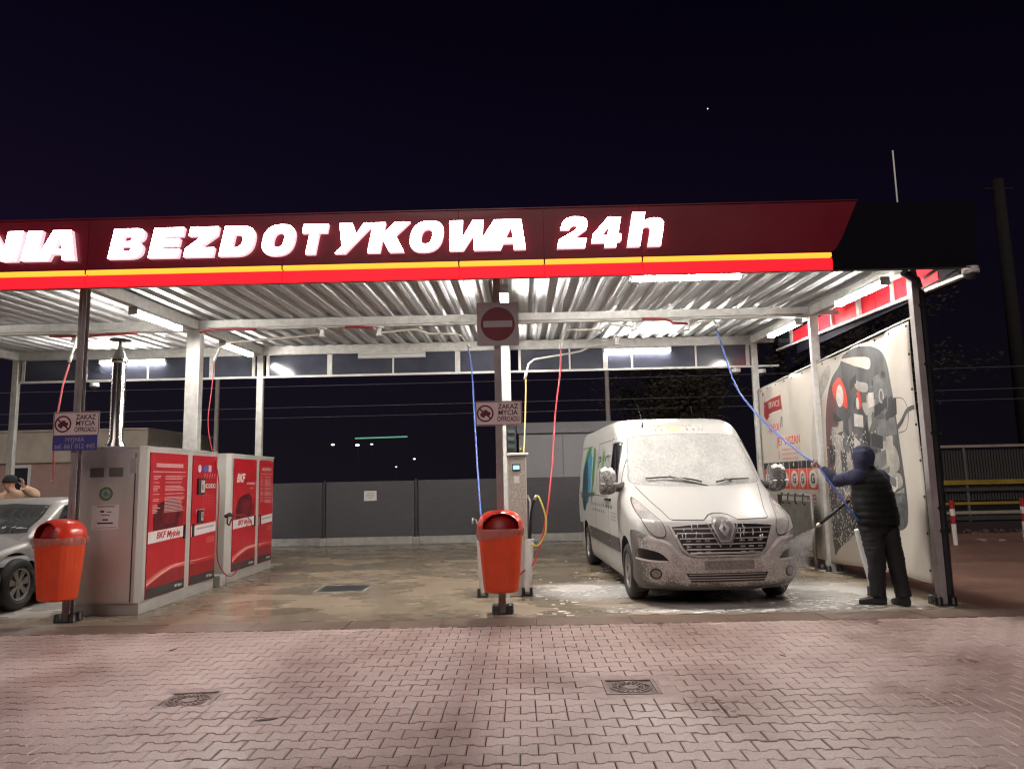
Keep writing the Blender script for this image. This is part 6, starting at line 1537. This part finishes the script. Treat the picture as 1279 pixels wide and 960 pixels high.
# man at the van: seen from behind, hose over his left hand, lance in the right
BX, BY = 4.32, .05
man = thing('person', 'man in navy hood and black padded vest hosing the van, seen from behind', 'person', (BX, BY, 0))
def L2(p): return V((p[0]-BX, p[1]-BY, p[2]))
J = dict(pelvis=(4.30,.06,.93), waist=(4.285,.06,1.08), chest=(4.26,.05,1.28), upper=(4.24,.05,1.42), neck=(4.215,.06,1.52), head=(4.185,.075,1.66), face=(-.80,.60,-.12),
         shL=(4.06,-.02,1.44), elL=(3.90,.14,1.40), wrL=(3.795,.235,1.545), shR=(4.42,.13,1.41), elR=(4.38,.36,1.16), wrR=(4.15,.335,1.155),
         hipL=(4.21,.03,.90), hipR=(4.40,.09,.90), knL=(4.235,.02,.52), knR=(4.45,.02,.50), anL=(4.245,.06,.10), anR=(4.475,-.05,.09), toL=(4.09,.13,.035), toR=(4.455,.13,.035))
Jl = {k_: (V(v_) if k_ == 'face' else L2(v_)) for k_, v_ in J.items()}
me = body_mesh(Jl, {'L': ((-.62,.12,.55), (-.4,-.4,-.7), 1.05, 1), 'R': ((-.85,-.15,.05), (0,-.6,-.8), 1.15, -1)})
me.materials.append(skinm); obj('body', me, skinm, man); head_bits(man, Jl['head'], J['face'])
nav = M('navy hoodie cotton', (.030,.033,.075), .85, var=.25, scale=14, bump=.3, bscale=160); vestm = M('black quilted vest', (.0065,.0065,.0075), .72, spec=.25, var=.2, scale=20, bump=.12, bscale=50); trm = M('black trousers', (.0085,.0085,.010), .75, var=.25, scale=10, bump=.25, bscale=22); shoe = M('black shoes', (.010,.010,.011), .4, var=.2)
U = V((.39,.20,-.02)).normalized(); F = V((-.45,.89,0)).normalized()
for s, seed in (('L', 1), ('R', 5)):
    a, b_, c_ = Jl['sh'+s], Jl['el'+s], Jl['wr'+s]
    obj('sleeve', crumple_limb([a+(Jl['upper']-a)*.35, a, a*.5+b_*.5, b_, b_*.45+c_*.55, c_*.97+b_*.03], [.095,.092,.078,.070,.060,.044], 24, 10, .045, seed), nav, man)
# vest with stitched padding
vr = []
hem = [(.885,4.312,.245,.180),(1.00,4.300,.258,.190),(1.15,4.285,.255,.188),(1.28,4.272,.245,.178),(1.38,4.262,.228,.160),(1.46,4.248,.170,.125),(1.515,4.232,.105,.095),(1.555,4.226,.088,.088)]
for z, x, a, b_ in hem: vr.append((L2((x,.055,z)), U, F, a, b_))
bm = loft(vr, 36, 10, 2.4)
for v in bm.verts:
    zz = v.co.z; c_ = V((L2((interp([(h[0],h[1]) for h in hem], zz),.055,zz)).x, 0, zz)); q = abs(math.sin((zz-.885)/.078*PI))
    v.co += (v.co-c_)*V((1,1,0))*(.035*q**.6-.012) if zz < 1.47 else V((0,0,0))
crumple(bm, .014, 8, 2); obj('vest', bm, vestm, man)
hh = Jl['head']; ff = V(J['face']).normalized(); ss = ff.cross(V((0,0,1))).normalized()
# hood: rounded shell, open towards the face
bm = bm_new(); bmesh.ops.create_uvsphere(bm, u_segments=32, v_segments=24, radius=1)
rm = []
for v in bm.verts:
    d = v.co.normalized(); fx = d.dot(V((0,1,0)))
    if fx > .72 and d.z < .72: rm.append(v); continue
    w = V(d); k_ = .125; fold = 1+.03*math.sin(d.x*9+d.z*7)+.02*math.sin(d.z*17)
    p = hh + ss*(w.x*.118*fold) + ff*(w.y*.135*fold-.012) + V((0,0,w.z*.150*fold-.010+(-.05 if d.z < -.5 else 0)))
    v.co = p
bmesh.ops.delete(bm, geom=rm, context='VERTS'); crumple(bm, .016, 13, 4); bmesh.ops.solidify(bm, geom=list(bm.faces), thickness=.012)
hd_ = obj('hood', bm, nav, man, 60)
for s in 'LR':
    h_, k_, a_ = Jl['hip'+s], Jl['kn'+s], Jl['an'+s]
    obj('trouser_leg', crumple_limb([V((h_.x*.9, h_.y, 1.0)), h_, h_*.5+k_*.5, k_, k_*.45+a_*.55, a_+V((0,0,.01))], [.135,.132,.116,.098,.088,.078], 18, 7, .035, 3 if s == 'L' else 8), trm, man)
    t_ = Jl['to'+s]; d = (t_-a_); d.z = 0; d.normalize(); h0 = V((a_.x, a_.y, 0)); up = V((0,0,1)); sd_ = d.cross(up)
    obj('shoe', loft([(h0-d*.085+up*.055, sd_, up, .026, .045),(h0-d*.05+up*.062, sd_, up, .040, .060),(h0+d*.03+up*.058, sd_, up, .044, .056),(h0+d*.11+up*.042, sd_, up, .050, .040),(h0+d*.175+up*.032, sd_, up, .046, .030),(h0+d*.205+up*.028, sd_, up, .022, .022)], 18, 5, 2.8), shoe, man)
obj('seat_of_trousers', loft([(L2((4.305,.06,1.02)), U, F, .20, .15),(L2((4.305,.06,.92)), U, F, .205,.155),(L2((4.305,.06,.82)), U, F, .185,.135),(L2((4.31,.06,.76)), U, F, .10,.08)], 24, 5), trm, man)
# lance in his right hand, blue hose over the left
lt = V((3.665,.20,.875)); lb_ = V((4.20,.345,1.215)); la = thing('spray_lance', 'black pressure lance held by the man, spraying the van bumper', 'lance', lb_)
bm = bm_new(); d = lt-lb_; tube(bm, [-d*.12, d*.05, d*.5], [.018,.020,.018], 10); tube(bm, [d*.45, d*.93], .020, 10); obj('grip', bm, blackp, la)
bm = bm_new(); tube(bm, [d*.93, d*1.0, d*1.02], [.024,.018,.012], 10); obj('nozzle', bm, M('pale nozzle', (.45,.42,.38), .4, .4), la)
bm = bm_new(); tube(bm, [d*.02, d*.06+V((.0,0,-.10))], .012, 6); obj('trigger', bm, blackp, la)
hose('blue hose running from the short boom to the man and his lance', [(3.275,2.54,3.70),(3.31,2.35,3.35),(3.33,1.9,2.75),(3.40,1.3,2.30),(3.52,.7,1.92),(3.66,.30,1.66),(3.735,.255,1.600),(3.80,.16,1.44),(3.90,.06,1.22),(4.02,0,1.0),(4.14,.06,.86),(4.20,.26,.82),(4.24,.40,.95),(4.245,.37,1.18)], hblue, .0125, 8)
# fan of water from the nozzle
m, t, b = nodes_of('water mist'); MATS['water mist'] = m
N = t.nodes; N.remove(b); tr = N.new('ShaderNodeBsdfTransparent'); tl_ = N.new('ShaderNodeBsdfDiffuse'); tl_.inputs[0].default_value = (.9,.88,.84,1); nv = N.new('ShaderNodeCombineXYZ'); nv.inputs[0].default_value, nv.inputs[1].default_value, nv.inputs[2].default_value = .0, -.35, .94; t.links.new(nv.outputs[0], tl_.inputs['Normal']); mxs = N.new('ShaderNodeMixShader')
a = noise_(t, 5, 4, (1,1,1), .6); at = N.new('ShaderNodeAttribute'); at.attribute_name = 'dens'
t.links.new(math_(t, 'MULTIPLY', ramp(t, a, .30, .70, .25, 1.0), at.outputs['Fac'], True), mxs.inputs[0]); t.links.new(tr.outputs[0], mxs.inputs[1]); t.links.new(tl_.outputs[0], mxs.inputs[2]); t.links.new(mxs.outputs[0], N['Material Output'].inputs[0])
sp0 = lt + (lt-lb_).normalized()*.02; vs, fs, dn = [], [], []
for layer in range(5):
    sp_dir = V((-.36, .04+.05*(layer-2), -.40)); perp = V((-.40,0,.36)).normalized(); NR, NA = 10, 12; k0 = len(vs)
    for i in range(NR+1):
        r = .012+.62*i/NR
        for j in range(NA+1):
            a = (j/NA-.5); q = sp_dir.normalized()*r + perp*(a*r*1.02) + V((0,(layer-2)*.05*r,0)); vs.append(tuple(sp0+q)); dn.append((.62-.52*(i/NR)**.8)*(1-abs(2*a)**2.5)*1.55)
    for i in range(NR):
        for j in range(NA): p = k0+i*(NA+1)+j; fs.append((p, p+1, p+NA+2, p+NA+1))
me = bpy.data.meshes.new('water_spray'); me.from_pydata(vs, [], fs); me.materials.append(m); me.attributes.new('dens', 'FLOAT', 'POINT').data.foreach_set('value', dn); me.update()
o = bpy.data.objects.new('water_spray', me); COL.objects.link(o); o['kind'] = 'stuff'
rnd = random.Random(21); b_ = bm_new()
for _ in range(2600):
    r = rnd.random()**.6*.75; a = rnd.uniform(-.5,.5); p = sp0 + V((-.36,.02,-.40)).normalized()*r + V((-.40,0,.36)).normalized()*(a*r*.95) + V((0,rnd.gauss(0,.08)*r,-.10*r*r)); s = rnd.choice((.0022,.003,.004)); k = [b_.verts.new(p+V(q)*s) for q in ((1,0,0),(-.5,.8,0),(-.5,-.8,0),(0,0,1.3))]
    for q in ((0,1,2),(0,3,1),(1,3,2),(2,3,0)): b_.faces.new([k[i] for i in q])
o = obj('water_drops', b_, M('water drop', (.85,.85,.84), .15), kind='stuff')

# suds left on the wet floor round the van
rnd = random.Random(77); b_ = bm_new()
for cx, cy, sx__, sy__, n_ in ((2.2,-.08,.9,.06,150),(.95,1.3,.55,.5,90),(3.75,.35,.35,.35,120),(4.3,.2,.4,.25,50),(1.45,2.6,.25,1.0,60)):
    for _ in range(n_):
        x, y, s = rnd.gauss(cx, sx__), rnd.gauss(cy, sy__), rnd.choice((.006,.009,.014,.024))
        if y < -.27: continue
        bmesh.ops.create_icosphere(b_, subdivisions=1, radius=s, matrix=Matrix.Translation((x,y,.002)) @ Matrix.Diagonal((rnd.uniform(1,2.6),rnd.uniform(.8,1.3),.30,1)))
obj('floor_suds', b_, foamed, kind='stuff')

# second person behind the silver car
PX, PY = -8.06, 3.55
p2 = thing('person', 'person in dark knit hat and tan jacket washing the far side of the silver car', 'person', (PX, PY, 0))
def L3(p): return V((p[0]-PX, p[1]-PY, p[2]))
K = dict(pelvis=(-8.0,3.7,.90), waist=(-8.0,3.66,1.05), chest=(-8.0,3.60,1.24), upper=(-8.02,3.54,1.38), neck=(-8.05,3.48,1.46), head=(-8.09,3.43,1.585), face=(-.75,-.55,-.35),
         shL=(-7.83,3.55,1.40), elL=(-7.60,3.32,1.42), wrL=(-7.655,3.12,1.53), shR=(-8.22,3.56,1.38), elR=(-8.35,3.30,1.30), wrR=(-8.15,3.05,1.40), hipL=(-7.90,3.7,.87), hipR=(-8.10,3.7,.87), knL=(-7.88,3.65,.48), knR=(-8.12,3.68,.48), anL=(-7.88,3.72,.09), anR=(-8.12,3.74,.09), toL=(-7.86,3.56,.03), toR=(-8.14,3.57,.03))
Kl = {k_: (V(v_) if k_ == 'face' else L3(v_)) for k_, v_ in K.items()}
me = body_mesh(Kl, {'L': ((-.05,-.1,1), (-.5,-.8,0), .5, 1), 'R': ((.6,-.6,.2), (0,-.3,-1), .8, -1)}); me.materials.append(skinm); obj('body', me, skinm, p2); head_bits(p2, Kl['head'], K['face'])
tan = M('tan jacket', (.52,.34,.23), .75, var=.2, scale=8, bump=.3, bscale=30)
for s, seed in (('L', 1), ('R', 5)):
    a, b_, c_ = Kl['sh'+s], Kl['el'+s], Kl['wr'+s]; obj('sleeve', crumple_limb([a+(Kl['upper']-a)*.35, a, a*.5+b_*.5, b_, b_*.45+c_*.55, c_], [.10,.098,.085,.078,.066,.048], 16, 6, .05, seed), tan, p2)
    h_, k_, a_ = Kl['hip'+s], Kl['kn'+s], Kl['an'+s]; obj('trouser_leg', crumple_limb([V((h_.x*.8, h_.y, .98)), h_, h_*.5+k_*.5, k_, k_*.45+a_*.55, a_], [.12,.12,.105,.088,.078,.07], 16, 6, .03), trm, p2)
    t_ = Kl['to'+s]; d = (t_-a_); d.z = 0; d.normalize(); h0 = V((a_.x, a_.y, 0)); up = V((0,0,1)); sd_ = d.cross(up)
    obj('shoe', loft([(h0-d*.085+up*.055, sd_, up, .026, .045),(h0+d*.03+up*.058, sd_, up, .044, .056),(h0+d*.11+up*.042, sd_, up, .050, .040),(h0+d*.20+up*.028, sd_, up, .022, .022)], 16, 5, 2.8), shoe, p2)
U3, F3 = V((1,0,0)), V((0,-1,0))
obj('jacket', loft([(L3((-8.0,3.70,.82)), U3, F3, .20,.15),(L3((-8.0,3.66,1.05)), U3, F3, .215,.155),(L3((-8.0,3.60,1.25)), U3, F3, .225,.155),(L3((-8.02,3.55,1.38)), U3, F3, .205,.13),(L3((-8.04,3.51,1.45)), U3, F3, .12,.10),(L3((-8.05,3.49,1.48)), U3, F3, .08,.08)], 28, 7), tan, p2)
hc, f_ = Kl['head'], V(K['face']).normalized(); bm = bm_new()
lathe(bm, [(.102,.015),(.108,.02),(.110,.055),(.102,.058),(.103,.075),(.085,.125),(.045,.150),(.001,.155)], 24, Matrix.Translation(hc) @ Matrix.Rotation(-.12, 4, 'X')); obj('knit_hat', bm, M('black knit', (.015,.015,.017), .9, bump=.5, bscale=90), p2, 50)
